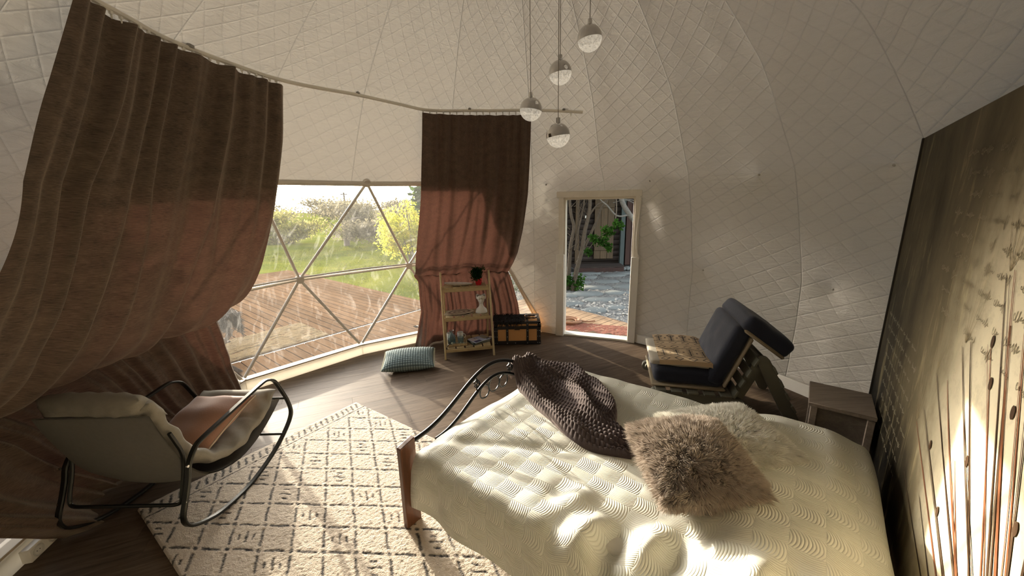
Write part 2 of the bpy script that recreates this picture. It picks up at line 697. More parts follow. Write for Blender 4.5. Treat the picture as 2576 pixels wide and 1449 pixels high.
def liner_patch(aL, aR, zlist, nu):
    """aL(z) > aR(z) azimuth limits; rows at zlist"""
    V = []; UV = []; S = []
    sa = np.array(SEAMS, float)
    for z in zlist:
        az = np.linspace(aL(z), aR(z), nu)
        r_ = dome_r(az, np.full(nu, min(z, 3.9049)))
        V.append(np.stack([CX + r_ * np.cos(np.radians(az)), CY + r_ * np.sin(np.radians(az)), np.full(nu, z)], 1))
        phi = math.asin(min(1, max(-1, (z - ZC) / RS)))
        UV.append(np.stack([-np.radians(az) * 3.0, np.full(nu, phi * RS)], 1))
        S.append(np.min(np.abs(az[:, None] - sa[None]), 1) * math.pi / 180 * np.maximum(r_, 0.05))
    mk('fabric_panel', np.concatenate(V), grid_faces(nu, len(zlist)), M_LINER, dome, uv=np.concatenate(UV), attrs={'seam': np.concatenate(S)})


def zrows(a, b, st=0.035):
    return np.linspace(a, b, max(2, int(round((b - a) / st)) + 1))


hi = [ZC + RS * math.sin(p) for p in np.linspace(math.asin((2.22 - ZC) / RS), PI / 2 - 0.004, 62)]
for a, b in zip(SEAMS[:-1], SEAMS[1:]):
    liner_patch(lambda z, b=b: b, lambda z, a=a: a, hi, 40)
aw = lambda z: 82 + (92 - 82) * min(z, 1.12) / 1.12 if z < 1.12 else 92 + (103 - 92) * (z - 1.12) / 1.10
awl = lambda z: 197 - 13 * min(z, 1.12) / 1.12 if z < 1.12 else 184 - 10 * (z - 1.12) / 1.10
d0, d1 = min(door_az), max(door_az)
cst = lambda c: (lambda z: c)
liner_patch(aw, cst(d1), zrows(0, 2.06), 130)
liner_patch(aw, cst(d1), zrows(2.06, 2.22), 150)
liner_patch(cst(d1), cst(d0), zrows(2.06, 2.22), 130)
liner_patch(cst(d0), cst(45.5), zrows(0, 2.06), 26)
liner_patch(cst(d0), cst(45.5), zrows(2.06, 2.22), 26)
for a, b in [(25, 45.5), (6, 25), (-14, 6), (-34, -14), (-54, -34)]:
    liner_patch(cst(b), cst(a), zrows(0, 2.22), 42)
liner_patch(cst(210), awl, zrows(0, 2.22), 36)
for a, b in [(210, 230), (230, 250), (250, 270), (270, 288), (288, 306)]:
    liner_patch(cst(b), cst(a), zrows(0, 2.22), 24)

# studs that hold the liner on the frame's nodes
pins = MB()
for nodes, zz in ((ALL1, 1.10), (ALL2, 2.2)):
    for a in nodes:
        if zz < 2 and (90 < a < 190 or 57 < a < 79) or a in (126.5, 150):
            continue
        rr = float(dome_r(np.array([a]), np.array([zz]))[0]) - 0.002
        pins.ball(pol(a, rr, zz), 0.013, 8, 5)
pins.build('liner_stud', plain('stud_white', (0.5, 0.46, 0.4), 0.5), dome)

# ------------------------------------------------------------------ clear window, its panes, bars and sill
def film_material():
    k = N('clear_film')
    v = k.coord()
    n1 = k.noise(k.mapping(v, scale=(1, 1, 1), rot=(0.4, 0.2, 0.5)), 2.3, 4.0, 0.6, 2.5)
    n2 = k.noise(k.mapping(v, scale=(2, 14, 4), rot=(0.5, 0.7, 0.9)), 1.2, 2.0, 0.5, 1.2)
    cre = k.ramp(n2, [(0.55, (0, 0, 0)), (0.85, (1, 1, 1))])
    hz = k.math('MULTIPLY_ADD', cre, 0.055, k.math('MULTIPLY_ADD', n1, 0.03, 0.006))
    nrm = k.bump(k.math('ADD', n1, k.math('MULTIPLY', n2, 0.4)), 0.006, 1.0)
    tp = k.n('BsdfTransparent', Color=(0.97, 0.97, 0.95, 1)).outputs[0]
    tr = k.n('BsdfTranslucent', Color=(1, 0.97, 0.9, 1), Normal=nrm).outputs[0]
    gl = k.n('BsdfGlossy', Roughness=0.06, Normal=nrm).outputs[0]
    m1 = k.n('MixShader', Fac=hz); k.t.links.new(tp, m1.inputs[1]); k.t.links.new(tr, m1.inputs[2])
    fr = k.n('Fresnel', IOR=1.3)
    m2 = k.n('MixShader', Fac=k.math('MULTIPLY', fr.outputs[0], 0.7)); k.t.links.new(m1.outputs[0], m2.inputs[1]); k.t.links.new(gl, m2.inputs[2])
    return k.done(m2.outputs[0])


M_FILM = film_material()
M_BAR = plain('grey_steel_bar', (0.62, 0.57, 0.50), 0.4, 0.0, var=0.06)
win = struct('window_1', (CX, CY, 0))
nd0 = [pol(a, R0[a] + 0.02, Z0) for a in N0]
nd1 = [pol(a, 3.262, Z1) for a in N1]
nd2 = [pol(a, 2.872, Z2) for a in N2]


def pane(a, b, c):
    out = (a + b + c) / 3 - A3(CX, CY, ZC)
    out = out / np.linalg.norm(out) * 0.022
    t = 9
    V = []; F = []; ix = {}
    for i in range(t + 1):
        for j in range(t + 1 - i):
            ix[i, j] = len(V)
            q = a + (b - a) * i / t + (c - a) * j / t
            bul = 27 * (i / t) * (j / t) * (1 - (i + j) / t)
            V.append(q + out * (1 - 1.2 * bul * 0.4))
    for i in range(t):
        for j in range(t - i):
            F.append([ix[i, j], ix[i + 1, j], ix[i, j + 1]])
            if i + j < t - 1:
                F.append([ix[i + 1, j], ix[i + 1, j + 1], ix[i, j + 1]])
    mk('pane', V, F, M_FILM, win)


def bar(a, b, r_=0.017):
    d = (b - a) / np.linalg.norm(b - a)
    MB().tube([a + d * 0.035, b - d * 0.035], r_, 10).build('window_bar', M_BAR, win)


for i in range(5):
    pane(nd0[i], nd0[i + 1], nd1[i])
    bar(nd0[i], nd1[i]); bar(nd0[i + 1], nd1[i])
for i in range(4):
    pane(nd1[i], nd0[i + 1], nd1[i + 1])
    pane(nd1[i], nd1[i + 1], nd2[i])
    bar(nd1[i], nd1[i + 1]); bar(nd1[i], nd2[i]); bar(nd2[i], nd1[i + 1])
    o_ = A3(0, 0, 0.045)
    mid = (nd1[i] + nd1[i + 1]) / 2
    inn = (A3(CX, CY, Z1) - mid); inn /= np.linalg.norm(inn)
    MB().tube([nd1[i] + o_ * 0.6 + inn * 0.03, mid + o_ + inn * 0.05, nd1[i + 1] + o_ * 0.6 + inn * 0.03], 0.011, 8).build('window_bar', M_BAR, win)
for i in range(3):
    pane(nd2[i], nd1[i + 1], nd2[i + 1])
    bar(nd2[i], nd2[i + 1])
hub = MB()
for p in nd1 + nd2:
    q = p - A3(CX, CY, ZC); q = q / np.linalg.norm(q)
    hub.tube([p - q * 0.03, p + q * 0.03], 0.045, 14)
hub.build('frame_hub', M_BAR, win)
hem = MB()
for i in range(3):
    hem.tube([nd2[i] - A3(0, 0, 0.02) * 1.0 + (A3(CX, CY, Z2) - nd2[i]) * 0.006, nd2[i + 1] - A3(0, 0, 0.02) + (A3(CX, CY, Z2) - nd2[i + 1]) * 0.006], 0.022, 8)
hem.tube([pol(aw(z), float(dome_r(aw(z), z)) - 0.005, z) for z in np.linspace(0.0, 1.12, 12)], 0.012, 8)
hem.tube([pol(aw(z), float(dome_r(aw(z), z)) - 0.005, z) for z in np.linspace(1.12, 2.22, 12)], 0.012, 8)
hem.build('liner_hem', plain('hem_fabric', (0.6, 0.55, 0.47), 0.8), win)


k = N('white_pvc_band')
nz = k.noise(k.coord(), 6.0, 3.0, 0.6)
col = k.mix(nz, (0.80, 0.76, 0.68, 1), (0.88, 0.84, 0.76, 1))
df_ = k.bsdf(col, 0.35)
tl_b = k.n('BsdfTranslucent', Color=col).outputs[0]
mx_ = k.n('MixShader', Fac=0.45); k.t.links.new(df_, mx_.inputs[1]); k.t.links.new(tl_b, mx_.inputs[2])
M_PVC = k.done(mx_.outputs[0])


def board_run(name, azs, h=0.12, sill=False):
    o = struct(name, tuple(pol(azs[0], 3.2, 0)))
    for a, b in zip(azs[:-1], azs[1:]):
        p, q = pol(a, R0[a], 0), pol(b, R0[b], 0)
        d = q - p; L = np.linalg.norm(d); d /= L
        n_ = A3(d[1], -d[0], 0)
        if n_ @ ((p + q) / 2 - A3(CX, CY, 0)) < 0:
            n_ = -n_
        c = (p + q) / 2 - n_ * 0.012
        box_part('skirting_board', c + A3(0, 0, h / 2), (L, 0.026, h), M_PVC if sill else M_WHITE, o, [d, n_, [0, 0, 1]], 0.004)
        if sill:
            box_part('window_sill', c + n_ * 0.04 + A3(0, 0, h + 0.008), (L, 0.10, 0.016), plain('sill_wood', (0.45, 0.37, 0.27), 0.6), o, [d, n_, [0, 0, 1]], 0.003)
    return o


board_run('baseboard_window', [82, 106, 130, 154, 178, 202], 0.125, True)
board_run('baseboard_right', [57.2, 34, 10, -14], 0.12)
board_run('baseboard_door', [82, 78.6], 0.12)
board_run('baseboard_left', [202, 226, 250, 274], 0.12)

# ------------------------------------------------------------------ door frame
dr = struct('door_1', tuple(DO))
AXD = np.array([DX, DN, A3(0, 0, 1)])


def dbox(name, s0, s1, z0, z1, n0, n1, mat=M_WHITE, ch=0.004):
    c = DO + DX * (s0 + s1) / 2 + DN * (n0 + n1) / 2 + A3(0, 0, (z0 + z1) / 2)
    return box_part(name, c, (s1 - s0, n1 - n0, z1 - z0), mat, dr, AXD, ch)


M_JAMB = plain('door_jamb_paint', (0.72, 0.66, 0.56), 0.4, var=0.06)
dbox('door_jamb', 0.085, 0.125, 0, 2.02, -0.02, 0.10, M_JAMB)
dbox('door_jamb', 1.03, 1.065, 0, 2.02, -0.02, 0.10, M_JAMB)
dbox('door_head', 0.085, 1.065, 1.99, 2.05, -0.02, 0.10, M_JAMB)
dbox('side_board', 0.0, 0.118, 0, 1.23, -0.055, -0.021)
dbox('side_board', 1.035, 1.135, 0, 1.22, -0.055, -0.021)
dbox('architrave', 0.03, 0.10, 1.23, 2.08, -0.035, -0.012, plain('door_trim_fabric', (0.86, 0.81, 0.72), 0.7))
dbox('architrave', 1.05, 1.115, 1.22, 2.08, -0.035, -0.012, plain('door_trim_fabric', (0.86, 0.81, 0.72), 0.7))
dbox('architrave', 0.0, 1.13, 2.02, 2.105, -0.036, -0.010, plain('door_trim_fabric', (0.86, 0.81, 0.72), 0.7))
dbox('threshold', 0.09, 1.06, 0.0, 0.03, -0.03, 0.13, plain('threshold_paint', (0.72, 0.68, 0.58), 0.4))
# torn edge of the liner, a pale roll beside the right jamb
rl = smooth_path([DO + DX * s + DN * -0.035 + A3(0, 0, z) for s, z in ((1.12, 2.0), (1.105, 1.75), (1.09, 1.5), (1.10, 1.3), (1.13, 1.23))], 6)
MB().tube(rl, 0.012, 8).build('liner_roll', plain('liner_roll', (0.8, 0.76, 0.68), 0.5), dr)

sw = thing('light_switch', 'white square rocker light switch on the narrow board left of the doorway', 'light switch', DO + DX * 0.055 + DN * -0.056 + A3(0, 0, 1.02))
c = DO + DX * 0.055 + DN * -0.061 + A3(0, 0, 1.075)
box_part('switch_plate', c, (0.085, 0.010, 0.085), M_WHITE, sw, AXD, 0.003)
box_part('rocker', c - DN * 0.008, (0.05, 0.010, 0.05), plain('switch_rocker', (0.78, 0.74, 0.66), 0.3), sw, AXD, 0.002)

# ------------------------------------------------------------------ printed partition wall behind the bed head
MQ = A3(2.78, 2.68, 0)
MW = A3(-0.6225, -0.7826, 0)
MNN = A3(-0.7826, 0.6225, 0)      # towards the bed
mur = struct('wall_right', tuple(MQ))
ML, MH = 4.1, 2.35


def mural_material():
    k = N('mural_print')
    v = k.coord()
    g1 = k.noise(k.mapping(v, scale=(1.3, 1.3, 0.7)), 1.6, 5.0, 0.65, 0.4)
    g2 = k.noise(k.mapping(v, scale=(9, 9, 1.6)), 1.0, 5.0, 0.7, 0.6)
    g3 = k.noise(k.mapping(v, scale=(2, 2, 2)), 6.0, 6.0, 0.75)
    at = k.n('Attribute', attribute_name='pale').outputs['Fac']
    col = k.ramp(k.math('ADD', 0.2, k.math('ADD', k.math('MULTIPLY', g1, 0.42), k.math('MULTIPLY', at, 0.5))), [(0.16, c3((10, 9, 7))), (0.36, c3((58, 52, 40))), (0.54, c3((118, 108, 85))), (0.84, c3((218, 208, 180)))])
    sc = k.ramp(g2, [(0.56, (0, 0, 0)), (0.72, (1, 1, 1))])
    col = k.mix(k.math('MULTIPLY', sc, 0.40), col, (*c3((206, 192, 150)), 1))
    sc2 = k.ramp(g3, [(0.50, (0, 0, 0)), (0.66, (1, 1, 1))])
    col = k.mix(k.math('MULTIPLY', sc2, 0.22), col, (*c3((84, 74, 52)), 1))
    return k.done(k.bsdf(col, 0.6, None, **{'Specular IOR Level': 0.12}))


nt_, nz_ = 83, 48
T, Zz = np.meshgrid(np.linspace(0, ML, nt_), np.linspace(0.0, MH, nz_))
P = MQ + T.ravel()[:, None] * MW + np.outer(Zz.ravel(), [0, 0, 1]) + MNN * 0.004
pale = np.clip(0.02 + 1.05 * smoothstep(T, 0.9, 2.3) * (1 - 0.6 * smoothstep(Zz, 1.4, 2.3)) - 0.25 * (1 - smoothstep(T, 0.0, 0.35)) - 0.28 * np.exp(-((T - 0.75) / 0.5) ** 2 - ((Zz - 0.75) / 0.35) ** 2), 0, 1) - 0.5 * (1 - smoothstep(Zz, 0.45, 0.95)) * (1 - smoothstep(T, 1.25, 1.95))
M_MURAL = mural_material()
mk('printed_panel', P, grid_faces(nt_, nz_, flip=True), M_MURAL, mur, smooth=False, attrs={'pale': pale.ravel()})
AXM = np.array([MW, MNN, A3(0, 0, 1)])
box_part('wall_board', MQ + MW * ML / 2 - MNN * 0.04 + A3(0, 0, MH / 2), (ML, 0.086, MH), plain('board_edge_dark', (0.035, 0.028, 0.02), 0.7), mur, AXM, 0)
box_part('edge_strip', MQ + MNN * -0.03 - MW * 0.008 + A3(0, 0, MH / 2), (0.016, 0.09, MH), plain('board_edge_dark', (0.035, 0.028, 0.02), 0.7), mur, AXM, 0.002)


def mp(t, z, off=0.0055):
    return MQ + MW * t + MNN * off + A3(0, 0, z)


def print_strip(mb, pts, wid, off=0.0055):
    P = np.array(pts, float)
    d = np.gradient(P, axis=0)
    d /= np.maximum(np.linalg.norm(d, axis=1), 1e-9)[:, None]
    s_ = np.stack([-d[:, 1], d[:, 0]], 1)
    wv = np.full(len(P), wid, float) if np.isscalar(wid) else np.asarray(wid, float)
    A = P + s_ * wv[:, None] / 2; B = P - s_ * wv[:, None] / 2
    V = [mp(t, z, off) for t, z in A] + [mp(t, z, off) for t, z in B]
    n_ = len(P)
    mb.add(V, [[i, i + 1, n_ + i + 1, n_ + i] for i in range(n_ - 1)])


M_STEM = plain('print_brown', c3((70, 48, 26)), 0.5, var=0.4, vscale=14)
M_STEM2 = plain('print_rust', c3((128, 78, 46)), 0.5, var=0.45, vscale=14)
rs_ = random.Random(5)
stems = [((1.34, 0.92), (2.55, 0.42)), ((1.41, 1.02), (2.58, 0.46)), ((1.45, 1.22), (2.6, 0.5)), ((1.62, 1.25), (2.6, 0.45)), ((1.71, 1.42), (2.62, 0.5)), ((1.77, 1.46), (2.62, 0.4)),
         ((1.95, 1.50), (2.63, 0.45)), ((1.90, 1.74), (2.64, 0.5)), ((2.03, 1.60), (2.64, 0.4)), ((1.96, 1.76), (2.65, 0.45)), ((1.35, 0.64), (2.5, 0.38)), ((1.66, 0.71), (2.52, 0.36)),
         ((2.15, 1.62), (2.66, 0.45)), ((2.25, 1.5), (2.68, 0.4)), ((2.35, 1.7), (2.7, 0.45)), ((1.9, 1.05), (2.58, 0.4)), ((2.45, 1.6), (2.72, 0.4)), ((2.6, 1.8), (2.75, 0.4)), ((2.85, 1.7), (2.8, 0.4))]
for i, (a, b) in enumerate(stems):
    mb = MB()
    for rep in range(2):
        da = rs_.uniform(-0.03, 0.03) * rep; db = rs_.uniform(-0.05, 0.05)
        pts = []
        for s in np.linspace(0, 1, 22):
            t = a[0] + da + (b[0] + db - a[0] - da) * (s ** 1.05); z = a[1] + (b[1] - a[1]) * s
            t += 0.012 * math.sin(5 * s + i)
            pts.append((t, z))
        print_strip(mb, pts, np.linspace(0.004, 0.017, 22) * (1.0 if rep == 0 else 0.6), 0.0055 + 0.0003 * (i % 5))
    mb.build('printed_stem', M_STEM if i % 3 else M_STEM2, mur, smooth=False)
# the faint bowl-shaped seed heads on top of the stems
for i, (t0, z0, s) in enumerate([(1.34, 0.93, 0.16), (1.46, 1.24, 0.2), (1.71, 1.44, 0.2), (1.93, 1.75, 0.24), (2.3, 1.62, 0.22), (2.6, 1.82, 0.2)]):
    mb = MB()
    for j in range(5):
        a = (j - 2) * 0.36
        pts = [(t0 + s * math.sin(a) * x * (1 - 0.25 * x), z0 + s * (x * 1.05) * math.cos(a) + 0.06 * x * x) for x in np.linspace(0, 1, 10)]
        print_strip(mb, pts, np.linspace(0.004, 0.0015, 10), 0.0062)
    mb.build('printed_seed_head', plain('print_shade', c3((140, 124, 90)), 0.5, var=0.3), mur, smooth=False)
for t0, z0 in [(2.21, 1.39), (2.01, 1.11), (1.88, 0.81), (2.02, 1.40), (1.62, 0.95), (2.4, 1.15), (1.95, 1.52)]:
    mb = MB()
    mb.add([mp(t0 + 0.013 * math.cos(a) , z0 + 0.022 * math.sin(a), 0.0068) for a in np.linspace(0, 2 * PI, 12, endpoint=False)], [list(range(12))])
    mb.build('printed_seed', M_STEM, mur, smooth=False)
# slanting handwriting, too blurred in the photograph to read
M_SCRIPT = plain('print_chalk', c3((132, 126, 106)), 0.5, var=0.1)
for i in range(9):
    mb = MB()
    x0 = 0.10 + 0.05 * i; z0 = 1.16 - 0.085 * i
    L = 0.95 - 0.04 * i
    s = 0.0
    while s < L:
        wl = rs_.uniform(0.05, 0.15)
        pts = []
        q = 0.0; amp = 0.007
        while q < wl:
            if rs_.random() < 0.12:
                amp = rs_.choice([0.006, 0.008, 0.011, 0.019])
            a = q / 0.0105 * 2 * PI
            lp_ = 0.0045 if int(q / 0.03) % 3 == 0 else 0.0012
            pts.append((x0 + s + q + lp_ * math.cos(a) + 0.35 * amp * math.sin(a), z0 + amp * math.sin(a) * (0.7 + 0.5 * math.sin(q * 97 + i)) + 0.02 * (s + q)))
            q += 0.0013
        print_strip(mb, pts, 0.0026, 0.0058)
        s += wl + rs_.uniform(0.02, 0.05)
    mb.build('printed_script', M_SCRIPT, mur, smooth=False)

M_FAINT = plain('print_faint', c3((132, 121, 94)), 0.5, var=0.15)
for i in range(9):
    mb = MB()
    s = 1.15 + 0.08 * (i % 3); z0 = 2.16 - 0.085 * i
    while s < 2.75:
        wl = rs_.uniform(0.05, 0.16); q = 0.0; amp = 0.011; pts = []
        while q < wl:
            if rs_.random() < 0.10:
                amp = rs_.choice([0.008, 0.011, 0.015, 0.024])
            a = q / 0.016 * 2 * PI
            lp_ = 0.006 if int(q / 0.04) % 3 == 0 else 0.0015
            pts.append((s + q + lp_ * math.cos(a) + 0.3 * amp * math.sin(a), z0 + amp * math.sin(a) * (0.7 + 0.5 * math.sin(q * 83 + i)) - 0.02 * (s - 1.2)))
            q += 0.002
        print_strip(mb, pts, 0.0030, 0.0052)
        s += wl + rs_.uniform(0.03, 0.09)
    mb.build('printed_script', M_FAINT, mur, smooth=False)

# ------------------------------------------------------------------ floor of wide wood-look planks
M_PLANK = woodmat('floor_plank', (0.048, 0.031, 0.020), (0.150, 0.108, 0.074), 0.52, 1.0, 'X', 0.0012)
flo = struct('floor', (CX, CY, 0))
V = [pol(a, 3.36, -0.012) for a in range(0, 360, 6)] + [pol(a, 3.36, -0.06) for a in range(0, 360, 6)]
mk('floor_base', V, [list(range(60))] + [[i, 60 + i, 60 + (i + 1) % 60, (i + 1) % 60] for i in range(60)], plain('floor_gap', (0.02, 0.013, 0.009), 0.9), flo, smooth=False)
FA = R(24)
AXF = rotz(FA)
pm = MB().box((0, 0, 0), (1, 1, 1), None, 0.0)
base = None
pw = 0.185
k_ = -18
while k_ <= 18:
    y = (k_ + 0.5) * pw
    yy = abs(y)
    hl = math.sqrt(max(3.36 ** 2 - min(yy, 3.35) ** 2, 0.01))
    if abs(y) < 3.3:
        x = -hl
        first = rs_.uniform(0.4, 1.3)
        while x < hl - 0.02:
            L = min(first, hl - x); first = 1.3
            if hl - x - L < 0.25: L = hl - x
            c = A3(CX, CY, 0) + AXF[0] * (x + L / 2) + AXF[1] * y
            o = box_part('plank', c + A3(0, 0, -0.006), (L - 0.0015, pw - 0.0015, 0.012), M_PLANK, flo, AXF, 0.0)
            # keep the grain along the board: turn the object, not the points
            me = o.data
            co = np.empty(len(me.vertices) * 3, np.float32); me.vertices.foreach_get('co', co)
            co = co.reshape(-1, 3) + np.array(flo.location) - (c + A3(0, 0, -0.006))
            co = co @ AXF.T
            me.vertices.foreach_set('co', co.astype(np.float32).ravel())
            o.location = Vector(c + A3(0, 0, -0.006)) - flo.location
            o.rotation_euler = (0, 0, FA)
            me.update()
            x += L
    k_ += 1
# ------------------------------------------------------------------ outside: lawn, deck, planting, cabin
def lawn_material():
    k = N('lawn_grass')
    v = k.coord()
    n1 = k.noise(v, 0.5, 4.0, 0.6)
    n2 = k.noise(v, 22.0, 3.0, 0.7)
    col = k.ramp(k.math('MULTIPLY_ADD', n2, 0.5, k.math('MULTIPLY', n1, 0.6)), [(0.3, c3((46, 58, 10))), (0.5, c3((80, 88, 18))), (0.75, c3((112, 110, 36)))])
    return k.done(k.bsdf(col, 1.0, k.bump(n2, 0.02, 0.8), **{'Specular IOR Level': 0.0}))


GZ = -0.26
t = np.concatenate([np.linspace(-70, -16, 28), np.linspace(-15, 15, 61), np.linspace(16, 60, 22)])
ty = np.concatenate([np.linspace(-14, 26, 81), np.linspace(27, 130, 52)])
X, Y = np.meshgrid(t, ty)
dist = np.hypot(X, Y - 2.4)
H = GZ + 0.10 * vnoise(X * 0.22, Y * 0.22, 5) * smoothstep(dist, 6, 16) + 0.05 * vnoise(X * 1.1, Y * 1.1, 8) * smoothstep(dist, 5, 9) - 0.25 * smoothstep(Y, 24, 60)
H = np.where((X > 0.6) & (Y < 12) & (Y > 4), np.minimum(H, -0.20), H)
mk('ground', np.stack([X, Y, H], -1).reshape(-1, 3), grid_faces(len(t), len(ty)), lawn_material(), None, kind='structure')
M_GRASS = plain('grass_blade', c3((128, 140, 44)), 0.7, var=0.4, vscale=0.6, **{'Subsurface Weight': 0.0})


def translucent_leaf(name, c1, c2, tr=0.45):
    if name in MATS:
        return MATS[name]
    k = N(name)
    nz = k.noise(k.coord(), 3.0, 3.0, 0.7)
    col = k.ramp(nz, [(0.35, c1), (0.65, c2)])
    d = k.n('BsdfDiffuse', Color=col).outputs[0]
    t_ = k.n('BsdfTranslucent', Color=col).outputs[0]
    m = k.n('MixShader', Fac=tr); k.t.links.new(d, m.inputs[1]); k.t.links.new(t_, m.inputs[2])
    MATS[name] = k.done(m.outputs[0])
    return MATS[name]


# tufts of grass standing on the lawn
n_ = 40000
gx = rng.uniform(-26, -1.5, n_); gy = 8.2 + (rng.uniform(0, 1, n_) ** 1.6) * 18
keep = (gx * 0.629 + gy * 0.777 > 5.15) & (gx < -0.35 * gy + 3.2)
gx = gx[keep]; gy = gy[keep]
hh = rng.uniform(0.015, 0.045, len(gx))
an = rng.uniform(0, 2 * PI, len(gx)); wd = rng.uniform(0.008, 0.02, len(gx))
b0 = np.stack([gx - np.cos(an) * wd, gy - np.sin(an) * wd, np.full(len(gx), GZ - 0.03)], 1)
b1 = np.stack([gx + np.cos(an) * wd, gy + np.sin(an) * wd, np.full(len(gx), GZ - 0.03)], 1)
tp = np.stack([gx + rng.normal(0, 0.03, len(gx)), gy + rng.normal(0, 0.03, len(gx)), GZ + hh], 1)
V = np.stack([b0, b1, tp], 1).reshape(-1, 3)
mk('lawn_grass', V, np.arange(len(V)).reshape(-1, 3), translucent_leaf('grass_leaf', c3((64, 76, 14)), c3((112, 110, 34))), None, smooth=False,
   kind='stuff', label='sunlit green and yellow lawn grass beyond the wooden deck', category='grass')

# deck
DU = A3(0.777, -0.629, 0); DV = A3(0.629, 0.777, 0)
M_DECK = woodmat('deck_board', c3((74, 54, 37)), c3((112, 86, 62)), 0.95, 1.0, 'X', 0.002)
deck = struct('deck', (-4.5, 6.5, -0.1))
DZ = -0.10
dom_out = 3.36


def deck_plank(u0, u1, v, wdt, par, mat=M_DECK):
    """plank along DU at offset v, cut where the dome stands"""
    c0 = A3(CX, CY, 0)
    cu, cv = c0 @ DU, c0 @ DV
    if abs(v - cv) < dom_out + wdt:
        hw = math.sqrt(max(dom_out ** 2 - max(abs(v - cv) - wdt / 2, 0) ** 2, 0))
        u1 = min(u1, cu - hw)
    if u1 - u0 < 0.05:
        return
    c = DU * (u0 + u1) / 2 + DV * v + A3(0, 0, DZ - 0.014)
    o = MB().box((0, 0, 0), (u1 - u0, wdt - 0.012, 0.028), None, 0.003).build('deck_plank', mat, None)
    o.parent = par
    o.location = Vector(c) - par.location
    o.rotation_euler = (0, 0, math.atan2(DU[1], DU[0]))


pv = 0.142
v = -1.2
while v < 5.0:
    deck_plank(-13.5 if v > 1.5 else -7.7, -6.075, v, pv, deck)
    deck_plank(-6.005, 1.5, v, pv, deck)
    v += pv
c = DU * -6.04 + DV * 1.9 + A3(0, 0, DZ - 0.008)
box_part('deck_joint_strip', c, (0.055, 6.2, 0.018), plain('grey_metal', (0.45, 0.44, 0.42), 0.4, 0.5), deck, [DU, DV, A3(0, 0, 1)], 0.002)
box_part('deck_fascia', DU * -6.0 + DV * 5.02 + A3(0, 0, DZ - 0.10), (15, 0.03, 0.18), M_DECK, deck, [DU, DV, A3(0, 0, 1)], 0.002)
box_part('deck_underside', DU * -6.5 + DV * 1.9 + A3(0, 0, -0.2), (14, 6.2, 0.04), plain('deck_gap_dark', (0.02, 0.016, 0.012), 0.9), deck, [DU, DV, A3(0, 0, 1)], 0.0)

# coir mat on the deck
k = N('coir')
nz = k.noise(k.coord(), 160.0, 3.0, 0.8)
M_COIR = k.done(k.bsdf(k.ramp(nz, [(0.35, c3((84, 68, 48))), (0.65, c3((156, 138, 108)))]), 1.0, k.bump(nz, 0.01, 1.0), **{'Specular IOR Level': 0.0}))


def mat_mesh(name, c, L, W, ax, mat, hgt=0.018, n=60, m=40, rough=0.004, **props):
    s, t = np.linspace(-0.5, 0.5, n), np.linspace(-0.5, 0.5, m)
    S, T_ = np.meshgrid(s, t)
    z = hgt + rough * rng.normal(size=S.shape)
    rim = (np.abs(S) > 0.499) | (np.abs(T_) > 0.499)
    z[rim] = 0
    P = np.stack([S * L, T_ * W, z], -1).reshape(-1, 3) @ np.asarray(ax) + np.asarray(c)
    return mk(name, P, grid_faces(n, m), mat, None, **props)


mat_mesh('coir_mat', DU * -6.62 + DV * 1.67 + A3(0, 0, DZ), 1.10, 2.15, [DU, DV, A3(0, 0, 1)], M_COIR, label='bristly beige coir mat lying on the wooden deck outside the window', category='mat')

# weathered folding chair with a fleece over its back
ch = thing('garden_chair', 'dark weathered folding garden chair with a grey fleece over its back on the deck', 'chair', (-3.85, 4.48, DZ))
M_OLD = woodmat('weathered_wood', c3((74, 66, 60)), c3((120, 108, 96)), 0.8, 1.0, 'Z')
cx, cy_ = -3.85, 4.48
fa = R(-35)
ax_ = rotz(fa)
lp = lambda x, y, z: A3(cx, cy_, DZ) + ax_[0] * x + ax_[1] * y + A3(0, 0, z)
for sx in (-0.24, 0.24):
    MB().tube([lp(sx, -0.24, 0), lp(sx, 0.18, 0.52), lp(sx, 0.24, 0.60)], 0, flat=(0.03, 0.045), upv=ax_[0]).build('leg', M_OLD, ch)
    MB().tube([lp(sx * 0.88, 0.26, 0), lp(sx * 0.88, -0.16, 0.48), ], 0, flat=(0.03, 0.045), upv=ax_[0]).build('leg', M_OLD, ch)
for i in range(5):
    box_part('slat', lp(0, -0.18 + 0.085 * i, 0.45), (0.50, 0.07, 0.018), M_OLD, ch, ax_, 0.003)
for i in range(3):
    box_part('back_slat', lp(0, 0.22 + 0.02 * i, 0.56 + 0.09 * i), (0.50, 0.018, 0.07), M_OLD, ch, ax_, 0.003)
for zz in (0.14, 0.3):
    MB().tube([lp(-0.24, 0.0, zz), lp(0.24, 0.0, zz)], 0.013, 8).build('rung', M_OLD, ch)
S, T_ = np.meshgrid(np.linspace(0, 1, 40), np.linspace(-1, 1, 40))
px = (S - 0.5) * 0.56
py = 0.27 + 0.07 * np.sign(T_) * np.minimum(1, np.abs(T_) * 6) + 0.02 * np.sin(S * 17)
pz = 0.80 - 0.24 * np.abs(T_) ** 1.2 * (1 + 0.15 * np.sin(S * 9)) + 0.02 * rng.normal(size=S.shape)
P = np.array([lp(a, b, c_) for a, b, c_ in zip(px.ravel(), py.ravel(), pz.ravel())])
fl = thing('fleece', 'shaggy grey sheep fleece hung over the back of the garden chair', 'fleece', lp(0, 0.27, 0.45))
mk('hide', P, grid_faces(40, 40), plain('grey_fleece', c3((96, 88, 80)), 0.95, var=0.3, bump=0.01), fl)
dirs = rng.normal(size=(3600, 3)); dirs[:, 2] = -np.abs(dirs[:, 2]) * 1.2
dirs /= np.linalg.norm(dirs, axis=1)[:, None]
bp = P[rng.integers(0, len(P), 3600)] + rng.normal(0, 0.008, (3600, 3))
